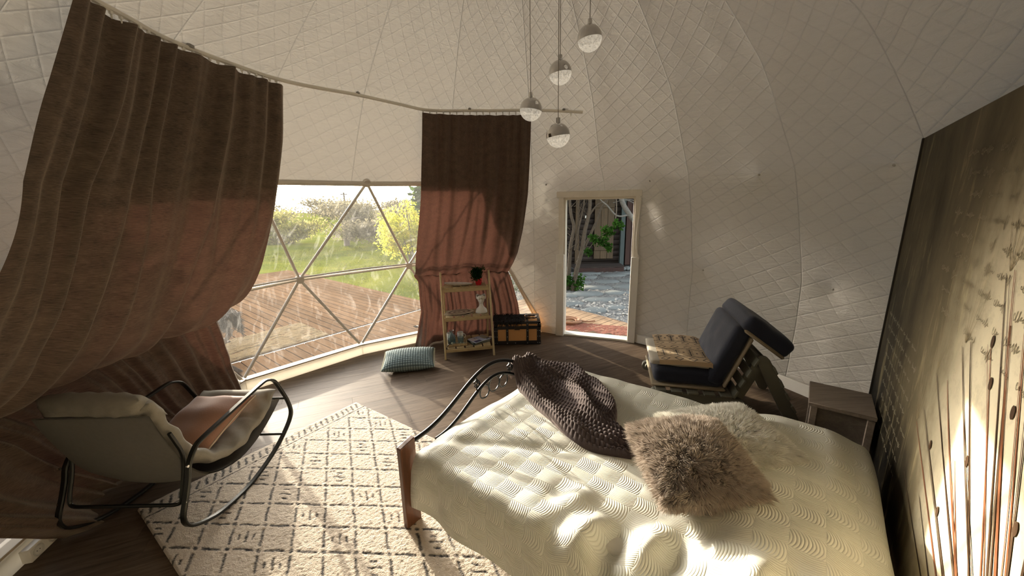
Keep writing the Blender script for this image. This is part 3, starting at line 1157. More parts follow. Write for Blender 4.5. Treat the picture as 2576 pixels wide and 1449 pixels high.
sid = np.cross(dirs, rng.normal(size=(3600, 3))); sid /= np.linalg.norm(sid, axis=1)[:, None]
V = np.stack([bp - sid * 0.004, bp + sid * 0.004, bp + dirs * 0.045], 1).reshape(-1, 3)
mk('wool', V, np.arange(len(V)).reshape(-1, 3), plain('grey_fleece', c3((96, 88, 80))), fl, smooth=False, kind='stuff')

# ---- planting
M_BARK = plain('bark', c3((92, 80, 66)), 0.9, var=0.35, vscale=20, bump=0.01, bscale=30)


def shrub(name, label, cat, base, crown, rad, n, size, mat, seed, group=None, stems=7, lean=0.0):
    t_ = thing(name, label, cat, base, group)
    r_ = random.Random(seed)
    mb = MB()
    for i in range(stems):
        a = r_.uniform(0, 2 * PI); q = r_.uniform(0.2, 0.85)
        e = A3(crown[0] + rad[0] * q * math.cos(a), crown[1] + rad[1] * q * math.sin(a), crown[2] + rad[2] * r_.uniform(-0.1, 0.7))
        b = A3(*base) + A3(r_.uniform(-.1, .1) * rad[0], r_.uniform(-.1, .1) * rad[1], -0.05)
        m_ = b * 0.45 + e * 0.55 + A3(r_.uniform(-.15, .15) * rad[0], r_.uniform(-.15, .15) * rad[1], 0.12 * rad[2])
        h_ = e[2] - b[2]
        mb.tube(smooth_path([b, m_, e], 4), np.linspace(0.018 * h_ / 2 + 0.012, 0.006, 9), 6)
    mb.build('stem', M_BARK, t_)
    p = blob_points(crown, rad, n, seed)
    V, F = leaves(p, size, seed)
    mk('foliage', V, F, mat, t_, smooth=False, kind='stuff')
    return t_


L_YEL = translucent_leaf('leaf_yellow_green', c3((140, 150, 40)), c3((214, 200, 84)), 0.6)
L_OLV = translucent_leaf('leaf_olive', c3((104, 106, 56)), c3((170, 160, 96)), 0.5)
L_GRY = translucent_leaf('leaf_grey_brown', c3((98, 92, 76)), c3((150, 140, 112)), 0.4)
L_GRN = translucent_leaf('leaf_green', c3((30, 54, 20)), c3((62, 96, 38)), 0.4)
L_DRK = translucent_leaf('leaf_dark', c3((28, 44, 20)), c3((60, 84, 36)), 0.35)

shrub('shrub', 'yellow-green leafy shrub at the lawn edge beside the brown curtain', 'shrub', (-3.9, 14.6, GZ), (-3.75, 14.4, 1.1), (1.25, 1.1, 1.5), 4600, 0.13, L_YEL, 11)
shrub('shrub', 'dim grey-green thicket in shade under the yellow-green shrub', 'shrub', (-6.2, 20.6, GZ), (-6.0, 20.5, 0.85), (3.0, 1.0, 1.35), 6500, 0.15, L_GRY, 12, None, 16)
shrub('shrub', 'grey twiggy shrub behind the lone stump on the lawn', 'shrub', (-10.4, 24.5, GZ), (-10.4, 24.5, 1.1), (2.8, 1.2, 1.6), 5200, 0.17, L_GRY, 13, None, 18)
hedge = [(-13.2, 22.5, 2.7, 1.15, L_OLV, 'olive shrub behind the lawn, right of the window bar crossing'), (-17.2, 23.5, 3.0, 1.25, L_OLV, 'broad olive shrub in the middle of the far lawn edge'),
         (-21.5, 24.0, 3.0, 1.2, L_GRY, 'grey-brown shrub at the far lawn edge near the open curtain'), (-25.5, 23.0, 3.0, 1.3, L_OLV, 'leftmost olive shrub seen past the edge of the wide curtain')]
for i, (x, y, r_, h, m_, lb) in enumerate(hedge):
    shrub('shrub', lb, 'shrub', (x, y, GZ - 0.05), (x, y, GZ + h * 0.85), (r_, 1.3, h), 4200, 0.2, m_, 20 + i, None, 14)
far = [(-58, 62, 9, 2.6), (-44, 66, 9, 2.3), (-31, 68, 8, 2.7), (-19, 70, 8, 2.4), (-70, 52, 8, 3.0)]
fl_ = ['far pale tree clump on the horizon, just right of the wide curtain', 'far pale tree clump on the horizon left of the slanting window bar', 'far pale tree clump on the horizon under the top window corner',
       'far pale tree clump on the horizon behind the yellow-green shrub', 'far pale tree clump hidden mostly by the wide curtain edge']
for i, (x, y, r_, h) in enumerate(far[:4]):
    shrub('tree', fl_[i], 'tree', (x, y, -0.7), (x, y, -0.2 + h * 0.55), (r_, 3, h * 0.75), 2400, 0.55, L_GRY, 40 + i, None, 8)

shrub('shrub', 'added dense dark bush at the near left end of the deck, unseen, shading the wide curtain', 'shrub', (-5.9, 5.5, GZ), (-5.9, 5.5, 1.6), (1.35, 1.35, 2.0), 24000, 0.20, L_DRK, 95, None, 9)  # unseen bush added to keep the sun off the left of the wide curtain
# lone stump with a few sprigs
st = thing('tree_stump', 'thin dark post-like stump standing alone on the sunny lawn', 'stump', (-9.2, 21.3, GZ))
MB().tube(smooth_path([A3(-9.2, 21.3, GZ - 0.1), A3(-9.16, 21.3, 0.25), A3(-9.22, 21.3, 0.6), A3(-9.14, 21.3, 1.0)], 5), np.linspace(0.16, 0.10, 16), 9).build('trunk', M_BARK, st)
MB().tube([A3(-9.14, 21.3, 0.95), A3(-8.6, 21.2, 1.2), A3(-8.2, 21.2, 1.25)], [0.07, 0.05, 0.03], 7).build('branch', M_BARK, st)
pp = thing('utility_pole', 'distant utility pole with a short crossarm against the white sky', 'pole', (-28.0, 66, -0.8))
MB().tube([A3(-28.0, 66, -0.8), A3(-28.0, 66, 3.9)], 0.14, 8).build('mast', M_BARK, pp)
MB().tube([A3(-28.6, 66, 3.6), A3(-27.4, 66, 3.6)], 0.09, 6).build('crossarm', M_BARK, pp)

# ---- through the doorway: boardwalk, gravel, flagstones, cabin
M_GRAV = None
k = N('gravel')
vo = k.n('TexVoronoi', Scale=26.0); k.set(vo, 'Vector', k.coord())
nz = k.noise(k.coord(), 3.0, 4.0, 0.6)
col = k.mix(nz, (*c3((104, 106, 104)), 1), (*c3((160, 156, 146)), 1))
sx_ = k.n('SeparateXYZ'); k.set(sx_, 0, vo.outputs['Color'])
col = k.mix(k.math('MULTIPLY', sx_.outputs[0], 0.7), col, (*c3((58, 60, 60)), 1))
M_GRAV = k.done(k.bsdf(col, 0.9, k.bump(vo.outputs['Distance'], 0.03, 1.0)))
path = struct('path', (2.2, 8.5, -0.15))
S, T_ = np.meshgrid(np.linspace(-0.4, 5.0, 80), np.linspace(5.9, 12.4, 100))
Hg = -0.15 + 0.02 * vnoise(S * 2, T_ * 2, 31) + 0.012 * rng.normal(size=S.shape)
mk('gravel_bed', np.stack([S, T_, Hg], -1).reshape(-1, 3), grid_faces(80, 100), M_GRAV, path)
M_STONE = plain('flagstone', c3((112, 116, 112)), 0.85, var=0.25, vscale=5, bump=0.01, bscale=20)
fs = [(1.62, 7.2, .34, .22), (2.05, 7.35, .30, .2), (1.25, 7.75, .36, .25), (1.95, 7.95, .5, .24), (2.6, 7.5, .3, .2), (1.7, 8.5, .46, .26), (2.45, 8.55, .4, .22), (1.35, 8.45, .28, .2), (2.9, 8.2, .3, .22),
      (2.1, 9.15, .5, .26), (2.85, 9.2, .42, .24), (1.75, 9.75, .4, .22), (2.5, 9.85, .45, .25), (3.15, 9.9, .4, .25), (2.1, 10.45, .4, .24), (2.85, 10.6, .45, .24), (1.0, 7.2, .35, .2), (3.3, 10.9, .35, .2), (2.3, 11.0, .4, .2)]
for i, (x, y, a, b) in enumerate(fs):
    r_ = random.Random(100 + i)
    n_ = 11
    a *= 0.86; b *= 0.86
    rim = [(x + a * math.cos(2 * PI * j / n_) * r_.uniform(0.8, 1.1), y + b * math.sin(2 * PI * j / n_) * r_.uniform(0.8, 1.1)) for j in range(n_)]
    h = r_.uniform(-0.132, -0.118)
    V = [(p, q, -0.2) for p, q in rim] + [(p, q, h - 0.015) for p, q in rim] + [(x + (p - x) * .88, y + (q - y) * .88, h + r_.uniform(0, .008)) for p, q in rim] + [(x, y, h + 0.01)]
    F = [[j, (j + 1) % n_, n_ + (j + 1) % n_, n_ + j] for j in range(n_)] + [[n_ + j, n_ + (j + 1) % n_, 2 * n_ + (j + 1) % n_, 2 * n_ + j] for j in range(n_)] + [[2 * n_ + j, 2 * n_ + (j + 1) % n_, 3 * n_] for j in range(n_)]
    mk('flagstone', V, F, M_STONE, path)
mb = MB()
for i in range(420):
    y = 5.95 + 2.0 * rng.uniform() ** 1.4; x = rng.uniform(0.5, 2.9)
    mb.ball((x, y, -0.135 + rng.uniform(-.01, .012)), (rng.uniform(.015, .04), rng.uniform(.012, .03), rng.uniform(.01, .025)), 6, 4, rotz(rng.uniform(0, 6)))
mb.build('pebble', plain('pebble_pale', c3((170, 166, 156)), 0.8, var=0.3, vscale=9), path, kind='stuff')

# curved boardwalk in front of the door: planks point away from the dome
bw = struct('boardwalk', (1.3, 5.9, -0.1))
BD = A3(0.76, 0.65, 0); BD /= np.linalg.norm(BD); BE = A3(BD[1], -BD[0], 0)
M_BW = woodmat('boardwalk_board', c3((112, 88, 66)), c3((176, 146, 112)), 0.6, 1.0, 'X', 0.002)
e0 = A3(1.07, 7.23, 0)
for i in range(-7, 18):
    s = 0.145 * i
    off = 0.10 * (s - 0.6) ** 2
    end = e0 + BE * s - BD * off * 0.6
    st_ = 0.1
    q = end.copy()
    L = 0.0
    while np.hypot(q[0] - CX, q[1] - CY) > dom_out + 0.02 and L < 2.6:
        q = q - BD * 0.03; L += 0.03
    if L < 0.1: continue
    c = end - BD * L / 2 + A3(0, 0, DZ - 0.014)
    o = MB().box((0, 0, 0), (L, 0.133, 0.028), None, 0.003).build('deck_plank', M_BW, None)
    o.parent = bw; o.location = Vector(c) - bw.location; o.rotation_euler = (0, 0, math.atan2(BD[1], BD[0]))
rp = [e0 + BE * s - BD * (0.10 * (s - 0.6) ** 2 * 0.6 - 0.02) + A3(0, 0, DZ - 0.03) for s in np.linspace(-1.0, 2.4, 14)]
MB().tube(rp, 0, flat=(0.10, 0.025), upv=(0, 0, 1)).build('deck_fascia', M_BW, bw)

M_RED = None
k = N('red_brown_mat')
nz = k.noise(k.coord(), 190.0, 3.0, 0.8)
M_RED = k.done(k.bsdf(k.ramp(nz, [(0.35, c3((92, 46, 34))), (0.68, c3((178, 112, 86)))]), 0.95, k.bump(nz, 0.01, 1.0)))
mat_mesh('door_mat', DO + DX * 0.62 + DN * 0.535 + A3(0, 0, DZ), 1.25, 0.78, [DX, DN, A3(0, 0, 1)], M_RED, label='red-brown bristly doormat on the boards just outside the doorway', category='mat')
mb = MB()
cc = A3(0.98, 6.28, DZ + 0.022)
pts = [cc + A3((0.10 + 0.016 * a / 2 / PI) * math.cos(a) * 1.25, (0.10 + 0.016 * a / 2 / PI) * math.sin(a), 0.02 + 0.012 * math.sin(a * 1.7) + 0.01 * (a / 20)) for a in np.linspace(0, 2 * PI * 4.3, 110)]
mb.tube(pts, 0.016, 7)
mb.tube(smooth_path([cc + A3(0.2, 0.0, 0.02), cc + A3(0.32, -0.05, 0.02), cc + A3(0.44, -0.02, 0.02)], 5), 0.014, 7)
o = mb.build('rope_coil', plain('rope_tan', c3((150, 112, 84)), 0.9, var=0.3, vscale=60, bump=0.006, bscale=120), None)
o['label'] = 'loose coil of thick brown rope at the edge of the doormat outside'; o['category'] = 'rope'

# shaded log cabin facing the doorway
cab = thing('log_cabin', 'dark log cabin with a plank door in deep shade beyond the doorway', 'cabin', (3.0, 12.2, -0.2))
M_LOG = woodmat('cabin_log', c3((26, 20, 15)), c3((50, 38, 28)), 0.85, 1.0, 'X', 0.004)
M_DOORW = woodmat('cabin_door_wood', c3((58, 44, 27)), c3((88, 70, 44)), 0.7, 1.0, 'Z', 0.002)
z = 0.12; i = 0
while z < 3.2:
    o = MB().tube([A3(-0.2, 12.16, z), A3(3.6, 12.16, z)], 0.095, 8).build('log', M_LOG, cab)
    z += 0.17; i += 1
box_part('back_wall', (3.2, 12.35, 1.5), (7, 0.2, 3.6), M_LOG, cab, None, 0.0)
for j in range(3):
    box_part('door_board', (2.72 + 0.205 * j, 12.0, 1.12), (0.198, 0.04, 1.98), M_DOORW, cab, None, 0.004)
for zz in (0.46, 1.78):
    box_part('door_brace', (2.925, 11.965, zz), (0.6, 0.035, 0.12), M_DOORW, cab, None, 0.004)
box_part('door_frame', (2.08, 12.0, 1.0), (0.12, 0.05, 2.2), M_DOORW, cab, None, 0.004)
box_part('corner_post', (3.49, 11.95, 1.0), (0.13, 0.12, 2.3), plain('grey_green_paint', c3((62, 72, 70)), 0.7), cab, None, 0.004)
for j in range(6):
    box_part('side_board', (3.72 + 0.155 * j, 12.1, 0.9), (0.15, 0.05, 2.0), woodmat('red_brown_board', c3((40, 24, 18)), c3((64, 40, 30)), 0.8, 1.0, 'Z'), cab, None, 0.004)
for j in range(3):
    box_part('step_board', (2.62, 11.30 + 0.17 * j, -0.0), (1.55, 0.16, 0.035), M_LOG, cab, None, 0.004)
box_part('step_riser', (2.62, 11.22, -0.10), (1.5, 0.03, 0.15), woodmat('red_brown_board', c3((40, 24, 18)), c3((64, 40, 30)), 0.8, 1.0, 'Z'), cab, None, 0.003)
box_part('roof', (3.2, 11.6, 3.3), (7.6, 2.2, 0.12), M_LOG, cab, None, 0.0)
box_part('notice', (2.36, 12.02, 1.45), (0.07, 0.02, 0.08), M_WHITE, cab, None, 0.0)
bl = MB()
for i in range(9):
    bl.ball((3.25 + 0.14 * (i % 5), 11.45 - 0.12 * (i // 5), -0.09), (0.10, 0.08, 0.06), 7, 5, rotz(i))
bl.build('foundation_stone', M_STONE, cab, kind='stuff')

# many-stemmed tree left of the doorway view
M_BARK2 = plain('lichen_bark', c3((74, 64, 50)), 0.9, var=0.6, vscale=26, bump=0.01, bscale=40)
tr = thing('tree', 'slender many-stemmed tree with lichened bark just outside the doorway', 'tree', (1.45, 9.05, -0.18))
stems_ = [([(1.38, 9.1, -0.2), (1.40, 9.1, 0.4), (1.43, 9.1, 0.9), (1.50, 9.1, 1.35), (1.42, 9.1, 1.7), (1.35, 9.2, 2.6)], 0.055),
          ([(1.48, 9.0, -0.2), (1.55, 9.0, 0.25), (1.68, 9.0, 0.8), (1.74, 9.0, 1.25), (1.84, 9.0, 1.75), (1.84, 9.0, 2.4), (1.9, 9.1, 3.2)], 0.062),
          ([(1.60, 9.1, 0.5), (1.80, 9.1, 0.95), (2.02, 9.1, 1.45), (2.12, 9.1, 1.75), (2.32, 9.1, 2.05), (2.5, 9.2, 2.6)], 0.036),
          ([(1.52, 9.05, 0.8), (1.60, 9.05, 1.3), (1.72, 9.05, 1.9), (1.75, 9.05, 2.6)], 0.028),
          ([(1.82, 9.0, 1.6), (2.0, 8.95, 1.85), (2.2, 8.9, 1.95), (2.3, 8.9, 2.2)], 0.022),
          ([(1.44, 9.1, 1.0), (1.56, 9.1, 1.15), (1.6, 9.1, 1.6), (1.55, 9.1, 2.0)], 0.02)]
for pts, r_ in stems_:
    q = smooth_path(pts, 5)
    MB().tube(q, np.linspace(r_, r_ * 0.55, len(q)), 8).build('stem', M_BARK2, tr)
tw = MB()
r_ = random.Random(77)
for i in range(26):
    b = A3(r_.uniform(1.35, 1.9), 9.05, r_.uniform(0.7, 2.0))
    e = b + A3(r_.uniform(-0.25, 0.25), r_.uniform(-.2, .1), r_.uniform(0.05, 0.4))
    tw.tube([b, (b + e) / 2 + A3(r_.uniform(-.04, .04), 0, 0), e], [0.008, 0.006, 0.003], 5)
tw.build('twig', M_BARK2, tr, kind='stuff')
V, F = leaves(blob_points((1.45, 9.1, 0.02), (0.33, 0.3, 0.26), 420, 61), 0.10, 61)
mk('undergrowth', V, F, L_GRN, tr, smooth=False, kind='stuff')
V, F = leaves(blob_points((1.2, 9.6, 3.4), (1.9, 1.4, 1.1), 3400, 62), 0.13, 62)
mk('foliage', V, F, L_DRK, tr, smooth=False, kind='stuff')

br = thing('tree', 'leaning mottled grey tree trunk entering the doorway view from the upper right', 'tree', (3.6, 8.6, -0.18))
q = smooth_path([(3.6, 8.6, -0.2), (3.3, 8.6, 0.7), (2.86, 8.6, 1.38), (2.62, 8.6, 1.68), (2.45, 8.6, 2.0), (2.3, 8.6, 2.7), (2.3, 8.5, 3.4)], 6)
MB().tube(q, np.linspace(0.075, 0.04, len(q)), 10).build('trunk', plain('grey_bark', c3((100, 96, 88)), 0.9, var=0.7, vscale=24, bump=0.008, bscale=40), br)
for pts, r_ in [([(2.66, 8.6, 1.63), (2.35, 8.5, 1.62), (2.12, 8.5, 1.85), (1.95, 8.5, 2.0), (1.8, 8.5, 2.3)], 0.022), ([(3.0, 8.6, 1.25), (2.9, 8.7, 1.75), (2.6, 8.7, 1.95), (2.3, 8.7, 1.9)], 0.018), ([(2.45, 8.6, 1.95), (2.7, 8.6, 1.95), (3.0, 8.6, 1.85)], 0.014)]:
    q = smooth_path(pts, 5)
    MB().tube(q, np.linspace(r_, r_ * 0.4, len(q)), 7).build('branch', plain('grey_bark', c3((146, 140, 130)), 0.9), br)
V, F = leaves(blob_points((2.8, 9.2, 3.5), (1.9, 1.5, 1.0), 3200, 63), 0.13, 63)
mk('foliage', V, F, L_DRK, br, smooth=False, kind='stuff')
# leafy spray hanging in front of the cabin door
sp = [((2.02, 7.9, 1.32), (0.22, 0.16, 0.16), 90), ((1.86, 7.9, 1.14), (0.20, 0.14, 0.13), 80), ((2.22, 7.9, 1.48), (0.15, 0.12, 0.10), 55), ((1.72, 7.9, 1.22), (0.12, 0.1, 0.12), 40), ((2.02, 7.9, 1.02), (0.12, 0.1, 0.10), 36), ((1.62, 7.9, 0.92), (0.12, 0.1, 0.07), 26), ((2.95, 8.4, 1.0), (0.08, 0.1, 0.2), 34)]
P = np.concatenate([blob_points(c_, r__, n__ * 3, 70 + i, 0.8, 8) for i, (c_, r__, n__) in enumerate(sp)])
V, F = leaves(P, 0.062, 71, 0.1, 0.66)
mk('leaf_spray', V, F, L_GRN, br, smooth=False, kind='stuff')
q = smooth_path([(2.3, 8.6, 2.3), (2.25, 8.2, 1.75), (2.1, 7.95, 1.4), (1.8, 7.9, 1.2), (1.6, 7.9, 0.95)], 5)
MB().tube(q, np.linspace(0.016, 0.005, len(q)), 6).build('branch', M_BARK2, br)

# trees that shade the cabin yard, standing behind the narrow curtain
for i, (x, y, h, lb) in enumerate([(-1.45, 9.1, 2.5, 'small dense tree at the deck edge, hidden by the narrow curtain'), (-1.3, 12.2, 3.0, 'dark leafy tree hidden behind the narrow curtain, shading the yard'), (0.6, 11.2, 2.75, 'dark leafy tree left of the doorway view, close to the cabin'), (-0.4, 15.5, 3.4, 'tall dark tree behind the cabin yard, out of direct view')]):
    t_ = thing('tree', lb, 'tree', (x, y, GZ))
    MB().tube(smooth_path([A3(x, y, GZ - .1), A3(x + .1, y, 1.2), A3(x, y, h)], 5), np.linspace(0.14, 0.06, 11), 8).build('trunk', M_BARK, t_)
    V, F = leaves(blob_points((x, y, h * 0.92), (1.45 if h > 2.6 else 0.85, 1.4 if h > 2.6 else 0.85, h * 0.5 if h > 2.6 else 1.0), 9000, 80 + i, 0.5), 0.16, 80 + i)
    mk('foliage', V, F, L_DRK, t_, smooth=False, kind='stuff')
shrub('shrub', 'small green bush beside the deck, in the gap right of the narrow curtain', 'shrub', (0.35, 8.5, GZ), (0.3, 8.5, 0.25), (0.55, 0.4, 0.5), 900, 0.09, L_GRN, 90)
# ------------------------------------------------------------------ curtain track and curtains
M_TRACK = plain('white_track', (0.74, 0.70, 0.62), 0.3, var=0.04)
rail_pts = [(-175, 3.06), (178, 3.05), (165, 3.03), (154, 3.02), (143, 3.02), (132, 3.03), (122, 3.0), (113.9, 2.97), (107, 2.975), (101, 2.985), (92, 2.985), (84, 2.985), (76, 2.96), (68.6, 2.93), (64.4, 2.90)]
rail_pts = [((a if a > 0 else a + 360), z) for a, z in rail_pts]
rail_pts = [(192, 3.06)] + rail_pts


def rail_at(az):
    a = np.array([p[0] for p in rail_pts])[::-1]; z = np.array([p[1] for p in rail_pts])[::-1]
    zz = np.interp(az, a, z)
    r_ = np.minimum(rsph(zz), dome_r(np.asarray(az, float), zz)) - 0.05
    return r_, zz


tr_ = thing('curtain_track', 'long white curved curtain track with small gliders under the quilted ceiling', 'curtain track', pol(110, 2.2, 2.85))
azs = np.linspace(192, 64.4, 60)
pts = []
for a in azs:
    r_, z = rail_at(a)
    pts.append(pol(a, float(r_), float(z)))
pts = smooth_path(np.array(pts)[::3], 4)
MB().tube(pts, 0, flat=(0.03, 0.022), upv=(0, 0, 1)).build('track', M_TRACK, tr_)
for a in (131.8, 101.2, 74, 168):
    r_, z = rail_at(a)
    p = pol(a, float(r_), float(z)); q = pol(a, float(r_) + 0.06, float(z) + 0.03)
    MB().tube([p + A3(0, 0, .02), q], 0.012, 6).box(p + A3(0, 0, 0.014), (0.03, 0.03, 0.018)).build('bracket', plain('track_bracket', (0.28, 0.26, 0.23), 0.4, 0.4), tr_)
M_GLID = plain('glider_white', (0.78, 0.75, 0.68), 0.4)
ga = list(np.linspace(189, 151, 26)) + list(np.linspace(114.5, 84, 17)) + [72]
for a in ga:
    r_, z = rail_at(a)
    p = pol(a, float(r_), float(z))
    MB().box(p - A3(0, 0, .018), (0.014, 0.014, 0.018)).tube([p - A3(0, 0, .025), p - A3(0, 0, .05)], 0.005, 5).build('glider', M_GLID, tr_)


def curtain_material(name, c1, c2, fac=0.035):
    k = N(name)
    v = k.n('UVMap').outputs[0]
    n1 = k.noise(k.mapping(v, scale=(26, 240, 1)), 1.0, 4.0, 0.7)
    n2 = k.noise(k.mapping(v, scale=(7, 16, 1)), 1.0, 3.0, 0.6)
    n3 = k.noise(k.mapping(v, scale=(85, 55, 1)), 1.0, 4.0, 0.8, 3.0)
    f = k.math('MULTIPLY_ADD', n2, 0.3, k.math('MULTIPLY', n1, 0.7))
    col = k.ramp(f, [(0.33, c1), (0.68, c2)])
    nrm = k.bump(f, 0.002, 0.9)
    d = k.bsdf(col, 0.85, nrm, **{'Sheen Weight': 0.35, 'Sheen Roughness': 0.45, 'Sheen Tint': (0.75, 0.62, 0.48, 1)})
    tcol = k.ramp(n3, [(0.40, (0.22, 0.085, 0.06)), (0.62, (0.62, 0.26, 0.18))])
    t_ = k.n('BsdfTranslucent', Color=tcol, Normal=nrm).outputs[0]
    m = k.n('MixShader', Fac=fac); k.t.links.new(d, m.inputs[1]); k.t.links.new(t_, m.inputs[2])
    return k.done(m.outputs[0])


M_CURT = curtain_material('brown_curtain_wide', c3((36, 28, 22)), c3((116, 98, 80)), 0.019)
M_CURT2 = curtain_material('brown_curtain_narrow', c3((40, 30, 24)), c3((98, 80, 66)), 0.034)


def pchip(x, xs, ys):
    return np.interp(x, xs, ys)


def curtain(name, label, prof, azl, azr, zt_l, zt_r, pleats, amp, seed, nu=420, nv=230, belly_sag=None):
    """prof: (s, r, z) rows from the track to the floor; azl/azr give the two side edges at s"""
    P0 = smooth_path(np.array(prof), 10)
    s = np.linspace(0, 1, nv)
    L = np.concatenate([[0], np.cumsum(np.linalg.norm(np.diff(P0[:, 1:], axis=0), axis=1))])
    total = L[-1]
    L /= total
    sp = np.interp(s, L, P0[:, 0]); r_ = np.interp(s, L, P0[:, 1]); z = np.interp(s, L, P0[:, 2])
    dr_ = np.gradient(r_); dz = np.gradient(z)
    nl = np.hypot(dr_, dz) + 1e-9
    nr, nz_ = dz / nl, -dr_ / nl                # normal in the (r, z) plane, pointing to the room
    U = np.linspace(0, 1, nu)
    g = np.random.default_rng(seed)
    pc = np.sort((np.arange(pleats) + 0.5 + g.uniform(-0.32, 0.32, pleats)) / pleats)
    ph = g.uniform(0.55, 1.25, pleats); pw_ = g.uniform(0.30, 0.46, pleats) / pleats
    V = np.zeros((nv, nu, 3)); UV = np.zeros((nv, nu, 2))
    for j in range(nv):
        q = sp[j]
        aL, aR = azl(q), azr(q)
        u = U
        az = aL + (aR - aL) * u
        d = np.zeros(nu)
        tuck = math.exp(-((q - 0.60) / 0.05) ** 2)
        for c_, h_, w_ in zip(pc, ph, pw_):
            cc = c_ + 0.012 * math.sin(7 * q + c_ * 40) + (0.06 * math.sin(c_ * 90) * smoothstep(np.array(q), 0.25, 0.6) if q < 0.6 else 0)
            ww = w_ * (1 + 0.5 * min(q, 0.5))
            e = np.abs(u - cc) / ww
            d += h_ * np.exp(-e ** 2.4)
        d = d - 0.4
        A_ = amp * (1.0 if q < 0.3 else 1.0 + 0.2 * (q - 0.3))
        if q > 0.60:
            d2 = np.sin(u * pleats * 2 * PI * 0.9 + 2.2 * np.sin(u * 13 + seed) + 0.8 * np.sin(q * 9 + u * 5)) + 0.6 * np.sin(u * pleats * 2 * PI * 1.7 + 2 * np.sin(u * 19) + seed)
            mixv = smoothstep(np.array(q), 0.60, 0.68)
            d = d * (1 - mixv) + 0.38 * d2 * mixv
        A_ = A_ * (1 - 0.55 * tuck)
        off = A_ * d + 0.018 * vnoise(u * 5, np.full(nu, q * 7), seed + 1) + 0.012 * vnoise(u * 15 + q * 6, np.full(nu, q * 24), seed + 2) * smoothstep(np.array(q), 0.3, 0.55) * (1 + 1.4 * tuck)
        rr = r_[j] + nr[j] * off * -1.0 * (-1)
        zz = z[j] + nz_[j] * off
        if belly_sag is not None:
            zz = zz + belly_sag(u, q)
        topz = zt_l + (zt_r - zt_l) * u
        zz = zz + (topz - prof[0][2]) * max(0, 1 - q / 0.5)
        if q < 0.02:
            zz = zz
        if q > 0.6:
            rr = rr - 0.24 * smoothstep(np.array(q), 0.72, 1.0) * np.exp(-((u - 0.07) / 0.06) ** 2)
            rr = rr * np.interp(az, [150, 162, 178, 190, 205], [1.0, 0.995, 0.965, 0.945, 0.93]) ** smoothstep(np.array(q), 0.6, 0.75)
        V[j, :, 0] = CX + rr * np.cos(np.radians(az)); V[j, :, 1] = CY + rr * np.sin(np.radians(az)); V[j, :, 2] = np.maximum(zz, 0.012)
        UV[j, :, 0] = u * 2.2; UV[j, :, 1] = (1 - s[j]) * total
    o = mk(name, V.reshape(-1, 3), grid_faces(nu, nv), M_CURT if seed == 3 else M_CURT2, None, uv=UV.reshape(-1, 2), label=label, category='curtain')
    return o


def lerp(xs, ys):
    return lambda q: float(np.interp(q, xs, ys))


prof1 = [(0.0, 2.14, 2.985), (0.12, 2.15, 2.55), (0.25, 2.19, 2.1), (0.38, 2.27, 1.65), (0.47, 2.40, 1.32), (0.52, 2.56, 1.14), (0.56, 2.75, 1.055), (0.59, 2.93, 1.04), (0.61, 3.03, 1.06), (0.64, 3.08, 0.98), (0.72, 3.09, 0.75), (0.85, 3.09, 0.38), (1.0, 3.07, 0.015)]
curtain('curtain', 'wide brown curtain on the left, bellying out over the window frame', prof1,
        lerp([0, .12, .25, .38, .47, .6, .64, .75, 1.0], [187, 193, 200, 204, 207, 208, 207, 201, 189]),
        lerp([0, .12, .25, .38, .47, .52, .56, .60, .64, 1.0], [150.3, 152.3, 155.0, 157.4, 158.9, 159.7, 161.0, 161.0, 158.6, 156.0]), 3.03, 2.965, 13, 0.055, 3,
        belly_sag=lambda u, q: -0.05 * np.exp(-((q - 0.54) / 0.09) ** 2) * np.sin(u * PI) + 0.10 * np.exp(-((q - 0.54) / 0.12) ** 2) * smoothstep(1 - u, 0.65, 1.0))
prof2 = [(0.0, 2.14, 2.91), (0.12, 2.28, 2.5), (0.25, 2.50, 2.05), (0.38, 2.72, 1.6), (0.47, 2.88, 1.28), (0.53, 2.98, 1.10), (0.57, 3.05, 1.02), (0.60, 3.09, 1.0), (0.64, 3.06, 0.93), (0.72, 3.06, 0.72), (0.85, 3.06, 0.36), (1.0, 3.04, 0.015)]
curtain('curtain', 'narrow brown curtain beside the doorway, hanging behind the ladder shelf', prof2,
        lerp([0, .25, .47, .6, .64, .8, 1.0], [115.2, 115.2, 116.0, 116.0, 115.2, 115.2, 118.0]),
        lerp([0, .12, .25, .38, .47, .55, .60, .66, .8, 1.0], [83.2, 83.9, 84.9, 86.6, 88.2, 90.2, 91.2, 90.2, 88.4, 87.0]), 2.925, 2.925, 12, 0.04, 9)

# ------------------------------------------------------------------ glass ball pendants
k = N('glowing_crackle_glass')
nz = k.noise(k.coord(), 55.0, 4.0, 0.7, 1.5)
vo = k.n('TexVoronoi', Scale=110.0); k.set(vo, 'Vector', k.coord())
hh_ = k.math('ADD', nz, vo.outputs['Distance'])
nrm = k.bump(hh_, 0.02, 1.0)
col = k.ramp(hh_, [(0.55, (0.7, 0.66, 0.58)), (1.1, (0.97, 0.95, 0.9))])
df = k.bsdf(col, 0.10, nrm, **{'Coat Weight': 0.5, 'Coat Roughness': 0.03})
tp0 = k.n('BsdfTransparent', Color=(0.97, 0.95, 0.91, 1)).outputs[0]
tl0 = k.n('BsdfTranslucent', Color=(0.97, 0.95, 0.9, 1), Normal=nrm).outputs[0]
m0 = k.n('MixShader', Fac=0.5); k.t.links.new(df, m0.inputs[1]); k.t.links.new(tl0, m0.inputs[2])
m = k.n('MixShader', Fac=k.ramp(hh_, [(0.5, (0.72, 0.72, 0.72)), (1.1, (0.35, 0.35, 0.35))])); k.t.links.new(tp0, m.inputs[1]); k.t.links.new(m0.outputs[0], m.inputs[2])
